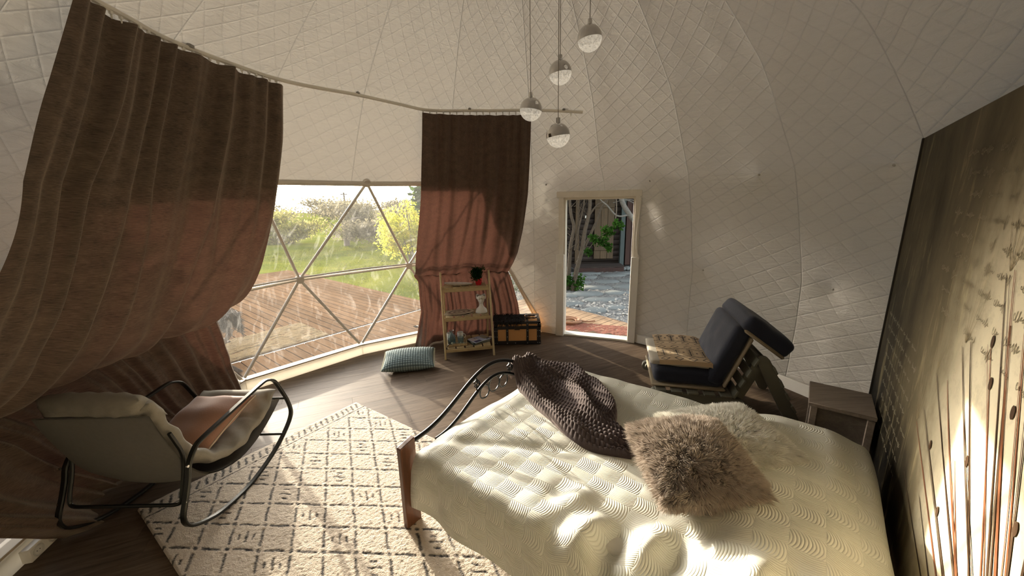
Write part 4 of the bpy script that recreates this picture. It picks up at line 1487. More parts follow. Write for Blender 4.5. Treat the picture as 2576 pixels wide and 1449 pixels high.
em = k.n('Emission', Color=(1.0, 0.90, 0.74, 1), Strength=k.math('MULTIPLY', hh_, 0.17))  # faint glow added to the glass to brighten the bowls
ad = k.n('AddShader'); k.t.links.new(m.outputs[0], ad.inputs[0]); k.t.links.new(em.outputs[0], ad.inputs[1])
m = ad
M_CRACK = k.done(m.outputs[0])
M_CHROME = plain('chrome', (0.62, 0.60, 0.57), 0.07, 1.0, var=0.02)
M_CORD = plain('cord_grey', (0.20, 0.17, 0.13), 0.5)
for (px, py, pz, rad, lb) in [(0.49, 2.52, 2.925, 0.073, 'chrome and crackled glass ball pendant, highest of the four'), (0.335, 2.66, 2.785, 0.073, 'chrome and crackled glass ball pendant, second highest, a cord crossing before it'),
                              (0.150, 2.72, 2.585, 0.074, 'chrome and crackled glass ball pendant hanging nearest the narrow curtain'), (0.305, 2.50, 2.385, 0.073, 'chrome and crackled glass ball pendant, lowest of the four')]:
    top = ZC + math.sqrt(RS ** 2 - (px - CX) ** 2 - (py - CY) ** 2) - 0.03
    p = thing('pendant_lamp', lb, 'lamp', (px, py, pz - rad), 'ball pendants on thin cords')
    c = A3(px, py, pz)
    up_ = [(rad * math.cos(a), rad * math.sin(a)) for a in np.linspace(0.0, PI / 2 - 0.12, 14)]
    tl = rotz(0.0)
    ti = R(8) * (1 if px > 0.3 else -1)
    tl = np.array([[math.cos(ti), 0, math.sin(ti)], [0, 1, 0], [-math.sin(ti), 0, math.cos(ti)]])
    MB().lathe([(rad, -0.008)] + up_, c, 32, tl).build('chrome_dome', M_CHROME, p)
    lo = [(rad * 0.985 * math.cos(a), rad * 0.985 * math.sin(a)) for a in np.linspace(-PI / 2 + 0.02, -0.02, 14)]
    MB().lathe(lo, c, 32, tl).build('glass_bowl', M_CRACK, p)
    MB().lathe([(0.013, rad * 0.97), (0.013, rad + 0.028), (0.006, rad + 0.032)], c, 12).build('cord_cap', M_CHROME, p)
    MB().tube([c + A3(0, 0, rad + 0.02), A3(px, py, top + 0.02)], 0.0022, 6).build('cord', M_CORD, p)
# ------------------------------------------------------------------ rug
RA = A3(-2.57, 2.18, 0); ra = A3(0.569, 0.8225, 0); rb = A3(0.8225, -0.569, 0)
RW, RL = 1.66, 2.75
nu, nv = int(RL / 0.0065), int(RW / 0.0065)
B_, A_ = np.meshgrid(np.linspace(0, RL, nu), np.linspace(0, RW, nv))
jx = 0.005 * vnoise(A_ * 30, B_ * 30, 41) + 0.0025 * vnoise(A_ * 150, B_ * 150, 42)
jy = 0.005 * vnoise(A_ * 30, B_ * 30, 43) + 0.0025 * vnoise(A_ * 150, B_ * 150, 44)
a_, b_ = A_ + jx, B_ + jy
PA, PB = 0.205, 0.335
p_ = a_ / PA + b_ / PB - 0.67
q_ = -a_ / PA + b_ / PB - 0.58
ink = np.zeros_like(A_)
DP = 1 / math.hypot(1 / PA, 1 / PB)


def band(d, hw, soft=0.004):
    return np.clip((hw + soft / 2 - np.abs(d)) / soft, 0, 1)


fld = smoothstep(b_, 0.175, 0.180)
fp = np.abs((p_ + 0.5) % 1 - 0.5); fq = np.abs((q_ + 0.5) % 1 - 0.5)
cell = math.hypot(PA, PB) / 2
dash = (fq > 0.17)
ink = np.maximum(ink, band(fp * DP, 0.0078) * dash)
dash = (fp > 0.17)
ink = np.maximum(ink, band(fq * DP, 0.0078) * dash)
ink = np.maximum(ink, np.clip((0.0165 - np.hypot(fp * cell, fq * cell)) / 0.004, 0, 1))
# groups of short strokes in every other cell
ip, iq = np.floor(p_).astype(int), np.floor(q_).astype(int)
cpx, cqx = p_ - ip - 0.5, q_ - iq - 0.5
par = ((ip + 2 * iq) % 3 == 0)
flipd = ((ip // 2 + iq) % 2 == 0)
s1 = np.where(flipd, cpx, cqx) * cell; s2 = np.where(flipd, cqx, cpx) * cell
for o_, L in ((-0.045, 0.022), (0.0, 0.045), (0.045, 0.022)):
    ink = np.maximum(ink, band(s2 - o_, 0.0072) * (np.abs(s1) < L) * par)
ink = ink * fld
# border: line and row of ticks at the short end
ink = np.maximum(ink, band(b_ - 0.150, 0.005))
tick = np.abs(((a_ + 0.35 * (b_ - 0.08)) / 0.052 + 0.5) % 1 - 0.5) * 0.052
ink = np.maximum(ink, band(tick, 0.0085) * (b_ > 0.035) * (b_ < 0.125))
ink *= np.clip(0.9 + 0.25 * vnoise(A_ * 90, B_ * 90, 45), 0, 1)
zz = 0.017 + 0.0014 * vnoise(A_ * 75, B_ * 75, 46) + 0.0007 * rng.normal(size=A_.shape) - 0.002 * ink
rim = np.minimum(np.minimum(A_, RW - A_), np.minimum(B_, RL - B_))
zz = np.where(rim < 0.006, 0.002, zz)
P = RA + A_.ravel()[:, None] * ra + B_.ravel()[:, None] * rb + np.outer(zz.ravel(), [0, 0, 1])
wob = 0.006 * np.sin(B_ * 9).ravel()
M_RUG = attr_two('rug_wool', c3((198, 184, 166)), c3((26, 24, 24)), rough=0.95, bump=0.006, bscale=120, var=0.12, sheen=0.1)
mk('rug', P, grid_faces(nu, nv), M_RUG, None, attrs={'ink': ink.ravel()}, label='cream shaggy rug with black dashed diamond lattice under the rocking chair and bed', category='rug')

# ------------------------------------------------------------------ rocking lounge chair
M_STEEL = plain('dark_flat_steel', (0.045, 0.045, 0.04), 0.32, 0.75, var=0.05)
M_SLING = plain('sling_canvas', c3((114, 110, 102)), 0.9, var=0.12, vscale=40, bump=0.001, bscale=300)
rc = thing('rocking_chair', 'dark metal rocking lounge chair with a grey canvas sling, half on the rug', 'chair', (-2.32, 2.35, 0))
frame = [(1.90, 0.150), (1.957, 0.102), (2.04, 0.062), (2.127, 0.036), (2.26, 0.022), (2.36, 0.020), (2.463, 0.032), (2.59, 0.062), (2.712, 0.105), (2.83, 0.17), (2.91, 0.235), (2.935, 0.30), (2.906, 0.416), (2.86, 0.52), (2.815, 0.611), (2.78, 0.65), (2.735, 0.672), (2.68, 0.680), (2.5, 0.655), (2.305, 0.625), (2.11, 0.595), (2.047, 0.570), (1.99, 0.50), (1.965, 0.42), (1.93, 0.33), (1.885, 0.22)]
xn = lambda y: -1.962 + 0.05 * (y - 1.93)
xf = lambda y: -2.700 + 0.05 * (y - 1.93)
sid = A3(1, -0.05, 0)
for xx in (xn, xf):
    pts = smooth_path([A3(xx(y), y, z) for y, z in frame], 3, closed=True)
    MB().tube(pts, 0, closed=True, flat=(0.036, 0.018), upv=sid).build('side_frame', M_STEEL, rc)
ub = []
for xx, sg in ((xf, 1), (xn, -1)):
    side = [A3(xx(y) + 0.034 * sg, y, z) for y, z in ((1.955, 0.73), (2.005, 0.56), (1.985, 0.46), (1.94, 0.335), (1.925, 0.27))]
    ub += side if sg > 0 else side[::-1]
ub = round_path(ub, [0.02, 0.06, 0.06, 0.05, 0.06, 0.06, 0.05, 0.06, 0.06, 0.02], 5)
MB().tube(ub, 0.011, 8).build('back_tube', M_STEEL, rc)
for y, z in ((2.90, 0.425), (2.80, 0.155)):
    MB().tube([A3(xf(y), y, z), A3(xn(y), y, z)], 0.010, 8).build('cross_bar', M_STEEL, rc)
for y, z in ((1.968, 0.50), (1.915, 0.30), (2.906, 0.42)):
    for xx, s in ((xn, 1), (xf, -1)):
        MB().tube([A3(xx(y) + 0.006 * s, y, z), A3(xx(y) + 0.016 * s, y, z)], 0.008, 8).build('bolt', M_CHROME, rc)
# sling
prof = smooth_path([(1.885, 0.885), (1.915, 0.77), (1.96, 0.63), (2.015, 0.49), (2.10, 0.36), (2.22, 0.275), (2.40, 0.235), (2.58, 0.265), (2.75, 0.34), (2.895, 0.43)], 6)
n_ = len(prof)
V = []
for y, z in prof:
    for t in np.linspace(0, 1, 17):
        x0, x1 = xf(y) + 0.045, xn(y) - 0.045
        sag = 0.045 * math.sin(PI * t) * smoothstep(np.array(0.92 - z), 0, 0.3)
        V.append((x0 + (x1 - x0) * t, y - sag * 0.5, z - sag))
V = np.array(V)
th = A3(0, -0.004, -0.006)
VV = np.concatenate([V, V + th])
F = np.concatenate([grid_faces(17, n_), grid_faces(17, n_, flip=True) + len(V)])
mk('sling', VV, F, M_SLING, rc)
# thick pad following the sling
M_PAD = plain('grey_linen_pad', c3((146, 140, 128)), 0.95, var=0.16, vscale=30, bump=0.0015, bscale=260)
pc = smooth_path([(1.91, 0.945), (1.965, 0.85), (2.01, 0.71), (2.08, 0.55), (2.17, 0.43), (2.30, 0.335), (2.46, 0.31), (2.62, 0.345), (2.77, 0.42), (2.90, 0.51)], 8)
n_ = len(pc)
tg = np.gradient(pc, axis=0); tg /= np.linalg.norm(tg, axis=1)[:, None]
nrm_ = np.stack([-tg[:, 1], tg[:, 0]], 1)
V = []
m_ = 36
for i, ((y, z), n2) in enumerate(zip(pc, nrm_)):
    s = i / (n_ - 1)
    endf = min(1, s / 0.03, (1 - s) / 0.05) ** 0.5
    quilt = 0.012 * math.exp(-((s - 0.40) / 0.012) ** 2) + 0.012 * math.exp(-((s - 0.62) / 0.012) ** 2) + 0.010 * math.exp(-((s - 0.82) / 0.01) ** 2)
    for k2 in range(m_):
        a = 2 * PI * k2 / m_
        ca, sa = math.cos(a), math.sin(a)
        ex = abs(ca) ** 0.45 * math.copysign(1, ca); ey = abs(sa) ** 0.7 * math.copysign(1, sa)
        half = 0.315 * (0.97 + 0.03 * math.sin(s * 31))
        thick = (0.050 * endf - quilt) * (1 + 0.12 * math.sin(s * 44 + ca * 3) * (1 if abs(ca) > 0.7 else 0.2))
        off = thick * ey + 0.006 * math.sin(s * 60 + ca * 7)
        V.append(((xf(y) + xn(y)) / 2 + half * ex, y + n2[0] * off, z + n2[1] * off))
F = grid_faces(m_, n_, wrap_u=True).tolist() + [list(range(m_))[::-1], [(n_ - 1) * m_ + k2 for k2 in range(m_)]]
pd = thing('seat_pad', 'long grey quilted linen pad lying along the rocking chair sling', 'cushion', (-2.32, 2.35, 0.25))
mk('pad', V, F, M_PAD, pd)
# rolled head cushion hanging at the top of the pad
pillow('head_roll', 0.60, 0.22, 0.13, ((xf(1.9) + xn(1.9)) / 2, 1.955, 0.905), [[1, -0.05, 0], [0.03, 0.62, -0.78], [0.04, 0.78, 0.62]], M_PAD, pd, n=26, ears=0.03, power=4, disp=lambda x, y, s: 0.004 * np.sin(x * 60 + y * 20))
bp_ax = np.array([[0.985, -0.10, 0.05], [0.16, 0.90, 0.38], [-0.08, -0.37, 0.92]])
M_BRN = plain('brown_velour', c3((160, 118, 94)), 0.8, var=0.14, vscale=6, bump=0.001, bscale=120, **{'Sheen Weight': 0.4})
bpl = thing('cushion', 'brown velour cushion with pale piping lying on the rocking chair seat', 'cushion', (-2.28, 2.52, 0.42))
pillow('cover', 0.50, 0.50, 0.17, (-2.30, 2.50, 0.455), bp_ax, M_BRN, bpl, n=30, ears=0.07, disp=lambda x, y, s: 0.006 * np.sin(x * 23 + 4 * y) + 0.004 * np.sin(y * 31))
tt = np.linspace(-1, 1, 14)
rimp = [(x, -1) for x in tt] + [(1, y) for y in tt[1:]] + [(x, 1) for x in tt[::-1][1:]] + [(-1, y) for y in tt[::-1][1:-1]]
rp = [A3(-2.30, 2.50, 0.455) + np.array([x * 0.25 * (1 - 0.07 * (1 - y * y) * abs(x) ** 3), y * 0.25 * (1 - 0.07 * (1 - x * x) * abs(y) ** 3), 0]) @ bp_ax for x, y in rimp]
MB().tube(rp, 0.006, 6, closed=True).build('piping', plain('pale_piping', c3((196, 176, 152)), 0.8), bpl)

# ------------------------------------------------------------------ waffle floor cushion
wx = A3(0.985, 0.17, 0); wy = A3(-0.17, 0.985, 0)


def waffle(x, y):
    g = 0.030
    return np.clip(np.abs(np.sin(PI * x / g)) * 1.6, 0, 1) * np.clip(np.abs(np.sin(PI * y / g)) * 1.6, 0, 1)


M_WAF = attr_two('waffle_weave', c3((126, 142, 140)), c3((34, 48, 52)), rough=0.9, bump=0.001, bscale=300, var=0.1)
fc = thing('floor_cushion', 'pale blue-grey waffle weave cushion lying on the floor before the window', 'cushion', (-1.30, 4.42, 0))
pillow('cover', 0.62, 0.44, 0.19, (-1.30, 4.42, 0.098), [[0.985, 0.17, 0.0], [-0.17, 0.97, 0.17], [0.03, -0.17, 0.985]], M_WAF, fc, n=150, ears=0.06, disp=lambda x, y, s: 0.006 * waffle(x, y), attrs=lambda x, y: 1 - waffle(x, y))
fr = MB()
for s in range(64):
    for sg in (-1, 1):
        y = (s / 63 - 0.5) * 0.42
        b = A3(-1.30, 4.42, 0.098) + wx * sg * 0.30 + wy * y
        fr.box(b + wx * sg * 0.006 + A3(0, 0, y * 0.17), (0.018, 0.0035, 0.0035), [wx, wy, A3(0, 0, 1)])
fr.build('fringe', plain('fringe_pale', c3((196, 192, 170)), 0.9), fc, kind='stuff')

# ------------------------------------------------------------------ bed
PB0 = A3(-0.62, 2.0, 0); be = A3(0.7826, -0.6225, 0); bu = A3(0.6225, 0.7826, 0)
BX = np.array([be, bu, A3(0, 0, 1)])


def bp3(e, u, z):
    return PB0 + be * e + bu * u + A3(0, 0, z)


bed = thing('bed', 'double bed with brown wooden posts and a black wrought iron footboard arch', 'bed', tuple(bp3(1.05, 0.8, 0)))
M_POST = woodmat('brown_bed_wood', c3((64, 38, 23)), c3((106, 66, 42)), 0.35, 1.0, 'Z', 0.0008)
M_IRON = plain('black_iron', (0.012, 0.012, 0.012), 0.28, 0.4, var=0.05)
for u0, hz in ((-0.005, 0.0), (1.50, 0.09)):
    mb = MB()
    sec = [(-0.055, 0.0), (0.055, 0.0), (0.055, 0.605 - hz), (-0.055, 0.575 - hz)]
    ch = [(0.008, 0)]
    V = [bp3(-0.05 + dx, u0 + s, z) for dx in (-0.02, 0.02) for s, z in sec]
    mb.add(V, [[0, 1, 2, 3][::-1], [4, 5, 6, 7], [0, 4, 5, 1][::-1], [1, 5, 6, 2][::-1], [2, 6, 7, 3][::-1], [3, 7, 4, 0][::-1]])
    o = mb.build('bed_post', M_POST, bed, smooth=False)
    b = o.modifiers.new('edge', 'BEVEL'); b.width = 0.006; b.segments = 2
ar = lambda u: 0.575 + 0.24 * max(0.0, math.sin(PI * min(max(u, 0), 1.56) / 1.56) ** 2) ** 1.3
MB().tube([bp3(-0.045, u, ar(u)) for u in np.linspace(0.03, 1.50, 60)], 0.0145, 10).build('footboard_arch', M_IRON, bed)
ar2 = lambda u: 0.49 + 0.215 * max(0.0, math.sin(PI * (u - 0.22) / 1.18) ** 2) ** 1.1
MB().tube([bp3(-0.045, u, ar2(u)) for u in np.linspace(0.22, 1.40, 50)], 0.0125, 10).build('inner_arch', M_IRON, bed)
for uc in (0.62, 1.0):
    mb = MB()
    zl, zh = ar2(uc), ar(uc)
    mb.tube([bp3(-0.045, uc, zl), bp3(-0.045, uc, zh)], 0.005, 6)
    zm = (zl + zh) / 2
    for j in range(4):
        pts = []
        for t in np.linspace(0, 1, 14):
            a = 2 * PI * (j / 4 + 0.6 * t); r_ = 0.021 * math.sin(PI * t) + 0.003
            pts.append(bp3(-0.045 + r_ * math.cos(a), uc + r_ * math.sin(a), zm - 0.036 + 0.072 * t))
        mb.tube(pts, 0.0042, 5)
    mb.build('basket_twist', M_IRON, bed)
for uc, s in ((0.70, 0.05), (0.81, 0.06), (0.92, 0.05)):
    MB().tube([bp3(-0.045, uc + s * math.cos(a), ar2(uc) - 0.065 + s * math.sin(a)) for a in np.linspace(0, 2 * PI, 22, endpoint=False)], 0.006, 6, closed=True).build('scroll_ring', M_IRON, bed)
MB().tube([bp3(-0.045, 0.05, 0.30), bp3(-0.045, 1.47, 0.30)], 0.012, 8).build('foot_rail', M_IRON, bed)
box_part('side_rail', bp3(1.05, 0.10, 0.24), (2.1, 0.03, 0.10), M_POST, bed, BX)
box_part('side_rail', bp3(1.05, 1.55, 0.24), (2.1, 0.03, 0.10), M_POST, bed, BX)
box_part('mattress', bp3(1.06, 0.82, 0.385), (2.0, 1.44, 0.22), plain('mattress_ticking', (0.6, 0.57, 0.5), 0.9), bed, BX, 0.05)
for e_, u_ in ((2.05, 0.12), (2.05, 1.52)):
    box_part('leg', bp3(e_, u_, 0.14), (0.05, 0.05, 0.28), M_POST, bed, BX)

# bedspread with woven rib squares
E0, E1, U0, U1 = -0.012, 2.09, 0.075, 1.60
ZB = 0.535


def bed_top(e, u):
    h = ZB + 0.016 * vnoise(e * 2.3 + 3, u * 2.3, 51) + 0.006 * vnoise(e * 7, u * 7, 52)
    pl_ = smoothstep(e, 1.42, 1.72) * (1 - 0.55 * smoothstep(e, 1.92, 2.12))
    h = h + 0.085 * pl_ * (0.75 + 0.25 * np.abs(np.sin((u - 0.05) * PI / 0.78)) ** 0.6)
    # rumples of the cover on the side away from the window
    rr = np.exp(-((u - 0.20 - 0.05 * np.sin(e * 4)) / 0.16) ** 2) * smoothstep(e, 0.75, 1.0) * (1 - smoothstep(e, 1.75, 2.0))
    h = h + rr * (0.028 * np.sin(e * 19 + 5 * u) + 0.02 * np.sin(e * 31 - 8 * u))
    h = h + 0.012 * np.exp(-((e - 0.12) / 0.07) ** 2) - 0.02 * (1 - smoothstep(e, -0.02, 0.08))
    h = h - 0.012 * np.exp(-((e * 0.6 - u + 0.15) / 0.05) ** 2) * (u < 0.8)
    return h


pp_ = np.concatenate([np.linspace(E0, E1, 190), np.linspace(E1 + 0.012, E1 + 0.40, 36)])
qq_ = np.concatenate([np.linspace(U0 - 0.46, U0 - 0.012, 42), np.linspace(U0, U1, 140), np.linspace(U1 + 0.012, U1 + 0.42, 36)])
Pp, Qq = np.meshgrid(pp_, qq_)
ex = np.maximum(Pp - E1, 0); un = np.maximum(U0 - Qq, 0); uf = np.maximum(Qq - U1, 0)
dd = np.hypot(ex, un + uf)
rr0 = 0.085
out = rr0 * (1 - np.exp(-dd / rr0))
drop = dd - out * 0.92
ce = np.clip(Pp, E0, E1); cu_ = np.clip(Qq, U0, U1)
nrmx = np.where(dd > 0, ex / np.maximum(dd, 1e-6), 0); nrmy = np.where(dd > 0, (uf - un) / np.maximum(dd, 1e-6), 0)
fold = 0.012 * np.sin(Pp * 17 + 2 * np.sin(Pp * 5)) * smoothstep(drop, 0.03, 0.3)
oe = out * nrmx + fold * nrmx + 0.03 * nrmx * smoothstep(drop, 0.1, 0.4)
ou = (out + fold) * nrmy
oe = oe - 0.09 * smoothstep(drop, 0.0, 0.42) * (1 - smoothstep(Pp, -0.02, 0.25)) * (un > 0)
Zt = np.maximum(bed_top(ce, cu_) - drop, 0.10 + 0.01 * np.sin(Pp * 6))
W = PB0 + (ce + oe).ravel()[:, None] * be + (cu_ + ou).ravel()[:, None] * bu + np.outer(Zt.ravel(), [0, 0, 1])


def spread_material():
    k = N('ribbed_bedspread')
    uv = k.n('UVMap').outputs[0]
    wv = k.n('TexNoise', Scale=1.6, Detail=2.0); k.set(wv, 'Vector', uv)
    s2 = k.n('SeparateXYZ'); k.set(s2, 0, wv.outputs[1])
    s1 = k.n('SeparateXYZ'); k.set(s1, 0, uv)
    x = k.math('MULTIPLY_ADD', s2.outputs[0], 0.05, s1.outputs[0]); y = k.math('MULTIPLY_ADD', s2.outputs[1], 0.05, s1.outputs[1])
    T_ = 0.122
    gx = k.math('DIVIDE', x, T_); gy = k.math('DIVIDE', y, T_ * 0.82)
    fx = k.math('FRACT', gx); fy = k.math('FRACT', gy)
    par = k.math('MODULO', k.math('ABSOLUTE', k.math('ADD', k.math('FLOOR', gx), k.math('FLOOR', gy))), 2.0)
    cx_ = k.math('SUBTRACT', fx, 0.5); cy2 = k.math('SUBTRACT', fy, 0.5)
    ca = k.math('MULTIPLY_ADD', k.math('MULTIPLY', cy2, cy2), 0.5, fx)
    cb = k.math('MULTIPLY_ADD', k.math('MULTIPLY', cx_, cx_), -0.5, fy)
    wob = k.math('MULTIPLY', k.noise(uv, 5.0, 2.0), 0.25)
    c_ = k.n('Mix', data_type='FLOAT'); k.set(c_, 0, par); k.set(c_, 2, ca); k.set(c_, 3, cb)
    ribs = k.math('ABSOLUTE', k.math('SINE', k.math('MULTIPLY', k.math('ADD', c_.outputs[0], wob), PI * 10.0)))
    ribs = k.math('POWER', ribs, 0.7)
    ed = k.math('MULTIPLY', k.math('SUBTRACT', 0.5, k.math('ABSOLUTE', cx_)), k.math('SUBTRACT', 0.5, k.math('ABSOLUTE', cy2)))
    puff = k.math('POWER', k.math('MULTIPLY', ed, 4.0, clamp=True), 0.5)
    h = k.math('ADD', k.math('MULTIPLY', ribs, k.math('MULTIPLY_ADD', puff, 0.6, 0.5)), k.math('MULTIPLY', puff, 1.3))
    nrm = k.bump(h, 0.0027, 1.0)
    col = k.mix(k.math('MULTIPLY', ribs, 0.5), (*c3((206, 205, 191)), 1), (*c3((226, 225, 212)), 1))
    return k.done(k.bsdf(col, 0.75, nrm, **{'Sheen Weight': 0.15}))


uvb = np.stack([Pp.ravel(), Qq.ravel()], 1) * 1.0
ang = R(0)
mk('bedspread', W, grid_faces(len(pp_), len(qq_)), spread_material(), None, uv=uvb, label='pale sage bedspread in ribbed basket-weave squares covering the bed to the floor', category='bedspread')


def bed_h(x, y):
    d = np.stack([np.asarray(x) - PB0[0], np.asarray(y) - PB0[1]], -1)
    e = d @ be[:2]; u = d @ bu[:2]
    h = bed_top(np.clip(e, E0, E1), np.clip(u, U0, U1))
    arz = np.array([ar(v) for v in np.ravel(u)]).reshape(np.shape(u)) * 0.96
    f = np.exp(-((e + 0.045) / 0.07) ** 2)
    h = np.where(e < 0.25, np.maximum(h, h * (1 - f) + arz * f), h)
    h = h - 0.5 * np.maximum(-0.11 - e, 0) - 0.6 * np.maximum(u - 1.66, 0)
    return h


# chunky dark throw
Lp = smooth_path([(-0.06, 2.90), (0.0, 2.78), (0.08, 2.62), (0.14, 2.48), (0.23, 2.30), (0.35, 2.10), (0.50, 1.98), (0.66, 1.90)], 40)
Rp = smooth_path([(0.20, 3.20), (0.42, 3.10), (0.64, 2.95), (0.72, 2.74), (0.73, 2.48), (0.67, 2.26), (0.72, 2.12), (0.79, 2.01)], 40)
m_ = 190
n_ = len(Lp)
S = np.linspace(0, 1, m_)
X = Lp[:, None, 0] * (1 - S) + Rp[:, None, 0] * S
Y = Lp[:, None, 1] * (1 - S) + Rp[:, None, 1] * S
Tt = np.repeat(np.linspace(0, 1, n_)[:, None], m_, 1)
SS = np.repeat(S[None], n_, 0)
wid = np.hypot(Rp[:, 0] - Lp[:, 0], Rp[:, 1] - Lp[:, 1])[:, None]
ends = np.sqrt(np.clip(1 - (1 - np.clip(np.minimum(SS * wid, (1 - SS) * wid) / 0.05, 0, 1)) ** 2, 0, 1)) * np.sqrt(np.clip(1 - (1 - np.clip(np.minimum(Tt, 1 - Tt) / 0.05, 0, 1)) ** 2, 0, 1))
sw1 = SS * wid * 2 * PI * 4.2 + 1.7 * vnoise(Tt * 4, SS * 2, 63) + 2.2 * Tt
sw2 = (SS * wid * 7 + Tt * 9) * 1.1 + 2.0 * vnoise(Tt * 5 + 2, SS * 3, 64)
foldv = 0.055 * (0.5 + 0.5 * np.sin(sw1)) ** 1.3
cross = 0.075 * (0.5 + 0.5 * np.sin(sw2)) ** 1.6 * smoothstep(0.9 - SS, 0.0, 0.4) * smoothstep(Tt, 0.1, 0.3)
lump = 0.045 * vnoise(Tt * 5, SS * 3, 61) + 0.02 * vnoise(Tt * 11, SS * 7, 66)
X = X + 0.012 * np.cos(sw1); Y = Y + 0.014 * np.cos(sw2)
al = np.cumsum(np.hypot(np.gradient(X, axis=0), np.gradient(Y, axis=0)), axis=0)
ac = SS * wid * 1.25
pitch = 0.034
row = np.floor(ac / pitch)
knob = np.abs(np.sin(PI * ac / pitch)) ** 0.6 * np.abs(np.sin(PI * (al / pitch * 1.0 + 0.5 * (row % 2)))) ** 0.55
flat_ = smoothstep(Tt, 0.62, 0.78)
Z = bed_h(X, Y) + ends * (0.035 + (foldv + cross) * (1 - 0.6 * flat_) * smoothstep(np.minimum(SS * wid, (1 - SS) * wid), 0.0, 0.10) + np.maximum(lump, -0.02) * (1 - 0.5 * flat_)) + (0.3 + 0.7 * ends) * 0.019 * knob - (1 - ends) * 0.015 + 0.008
M_THROW = plain('dark_chunky_knit', c3((62, 50, 50)), 0.85, var=0.2, vscale=25, bump=0.002, bscale=220, **{'Sheen Weight': 0.5, 'Sheen Roughness': 0.4, 'Sheen Tint': (0.9, 0.7, 0.6, 1)})
mk('throw_blanket', np.stack([X, Y, Z], -1).reshape(-1, 3), grid_faces(m_, n_), M_THROW, None, label='dark plum chunky bobbled throw bunched over the far foot corner of the bed', category='blanket')


# shaggy pillows
def shaggy(name, label, w_, d_, h_, c, ax, mat, furmat, n_str, length, seed):
    ax = np.array(ax, float)
    ax[0] /= np.linalg.norm(ax[0]); ax[1] -= ax[0] * (ax[0] @ ax[1]); ax[1] /= np.linalg.norm(ax[1]); ax[2] = np.cross(ax[0], ax[1])
    t_ = thing(name, label, 'pillow', tuple(np.asarray(c) - A3(0, 0, h_ / 2)))
    pillow('cover', w_, d_, h_, c, ax, mat, t_, n=30, ears=0.05)
    g = np.random.default_rng(seed)
    X = g.uniform(-1, 1, n_str); Y = g.uniform(-1, 1, n_str); X = 0.99 * np.sign(X) * np.abs(X) ** 0.82; Y = 0.99 * np.sign(Y) * np.abs(Y) ** 0.82; sgn = np.where(g.uniform(size=n_str) < 0.78, 1, -1)
    pr = lambda x, y: np.clip((1 - np.abs(x) ** 2.2) * (1 - np.abs(y) ** 2.2), 0, 1) ** 0.5
    z = pr(X, Y)
    e_ = 1e-3
    zx = (pr(X + e_, Y) - pr(X - e_, Y)) / (2 * e_); zy = (pr(X, Y + e_) - pr(X, Y - e_)) / (2 * e_)
    nn = np.stack([-zx * h_ / w_, -zy * h_ / d_, np.ones(n_str)], 1); nn /= np.linalg.norm(nn, axis=1)[:, None]
    nn[:, 2] *= sgn
    P = np.stack([X * w_ / 2, Y * d_ / 2, z * h_ / 2 * sgn], 1)
    cl = np.stack([vnoise(X * 9 + 3, Y * 9, seed), vnoise(X * 9, Y * 9 + 7, seed + 1), np.zeros(n_str)], 1)
    rad = np.stack([X, Y, np.zeros(n_str)], 1)
    dirn = nn * 0.75 + rad * 0.55 + cl * 0.6 + g.normal(0, 0.2, (n_str, 3))
    dirn /= np.linalg.norm(dirn, axis=1)[:, None]
    L = length * g.uniform(0.65, 1.2, n_str)[:, None]
    sidev = np.cross(dirn, g.normal(size=(n_str, 3))); sidev /= np.linalg.norm(sidev, axis=1)[:, None]
    wv = 0.0019
    bend = (rad * 0.30 + cl * 0.25) * L
    p1 = P + dirn * L * 0.55; p2 = P + dirn * L + bend
    Vv = np.stack([P - sidev * wv, P + sidev * wv, p1 - sidev * wv * 0.9, p1 + sidev * wv * 0.9, p2], 1)
    b = np.arange(n_str)[:, None] * 5
    F = np.concatenate([b + [[0, 1, 3]], b + [[0, 3, 2]], b + [[2, 3, 4]]])
    mk('pile', np.asarray(c) + Vv.reshape(-1, 3) @ ax, F, furmat, t_, kind='stuff')
    return t_


def furmat(name, rgb):
    k = N(name)
    nz = k.noise(k.coord(), 30.0, 2.0, 0.6)
    col = k.mix(nz, (*[x * 0.75 for x in rgb], 1), (*[min(1, x * 1.2) for x in rgb], 1))
    d = k.bsdf(col, 0.95, None, **{'Specular IOR Level': 0.1})
    t_ = k.n('BsdfTranslucent', Color=col).outputs[0]
    m = k.n('MixShader', Fac=0.25); k.t.links.new(d, m.inputs[1]); k.t.links.new(t_, m.inputs[2])
    return k.done(m.outputs[0])


GP = c3((182, 170, 158)); WP = c3((246, 241, 230))
shaggy('shaggy_pillow', 'cream long-pile pillow lying flat behind the grey-brown one', 0.60, 0.50, 0.15, (1.22, 1.95, 0.625), [[0.98, 0.14, 0.02], [-0.10, 0.98, 0.10], [0, 0, 1]], plain('cream_plush', WP, 0.95), furmat('cream_pile', WP), 36000, 0.028, 8)
shaggy('shaggy_pillow', 'grey-brown shaggy pillow tilted up against the cream one on the bed', 0.48, 0.47, 0.21, (0.90, 1.69, 0.685), [[0.985, 0.06, 0.02], [0.10, 0.97, 0.20], [0, 0, 1]], plain('taupe_plush', GP, 0.95), furmat('taupe_pile', GP), 52000, 0.036, 9)

# ------------------------------------------------------------------ slatted folding armchair with futon
AO = A3(1.37, 3.27, 0); AD = A3(0.968, -0.25, 0); AD /= np.linalg.norm(AD); AW = A3(0.25, 0.968, 0); AW /= np.linalg.norm(AW)
AX = np.array([AD, AW, A3(0, 0, 1)])
al_ = lambda d, w_, z: AO + AD * d + AW * w_ + A3(0, 0, z)
M_SAGE = plain('sage_grey_paint', c3((112, 110, 96)), 0.6, var=0.08, vscale=12, bump=0.0006)
ac_ = thing('folding_armchair', 'sage grey slatted folding futon chair standing by the quilted wall', 'chair', tuple(al_(0.5, 0.35, 0)))


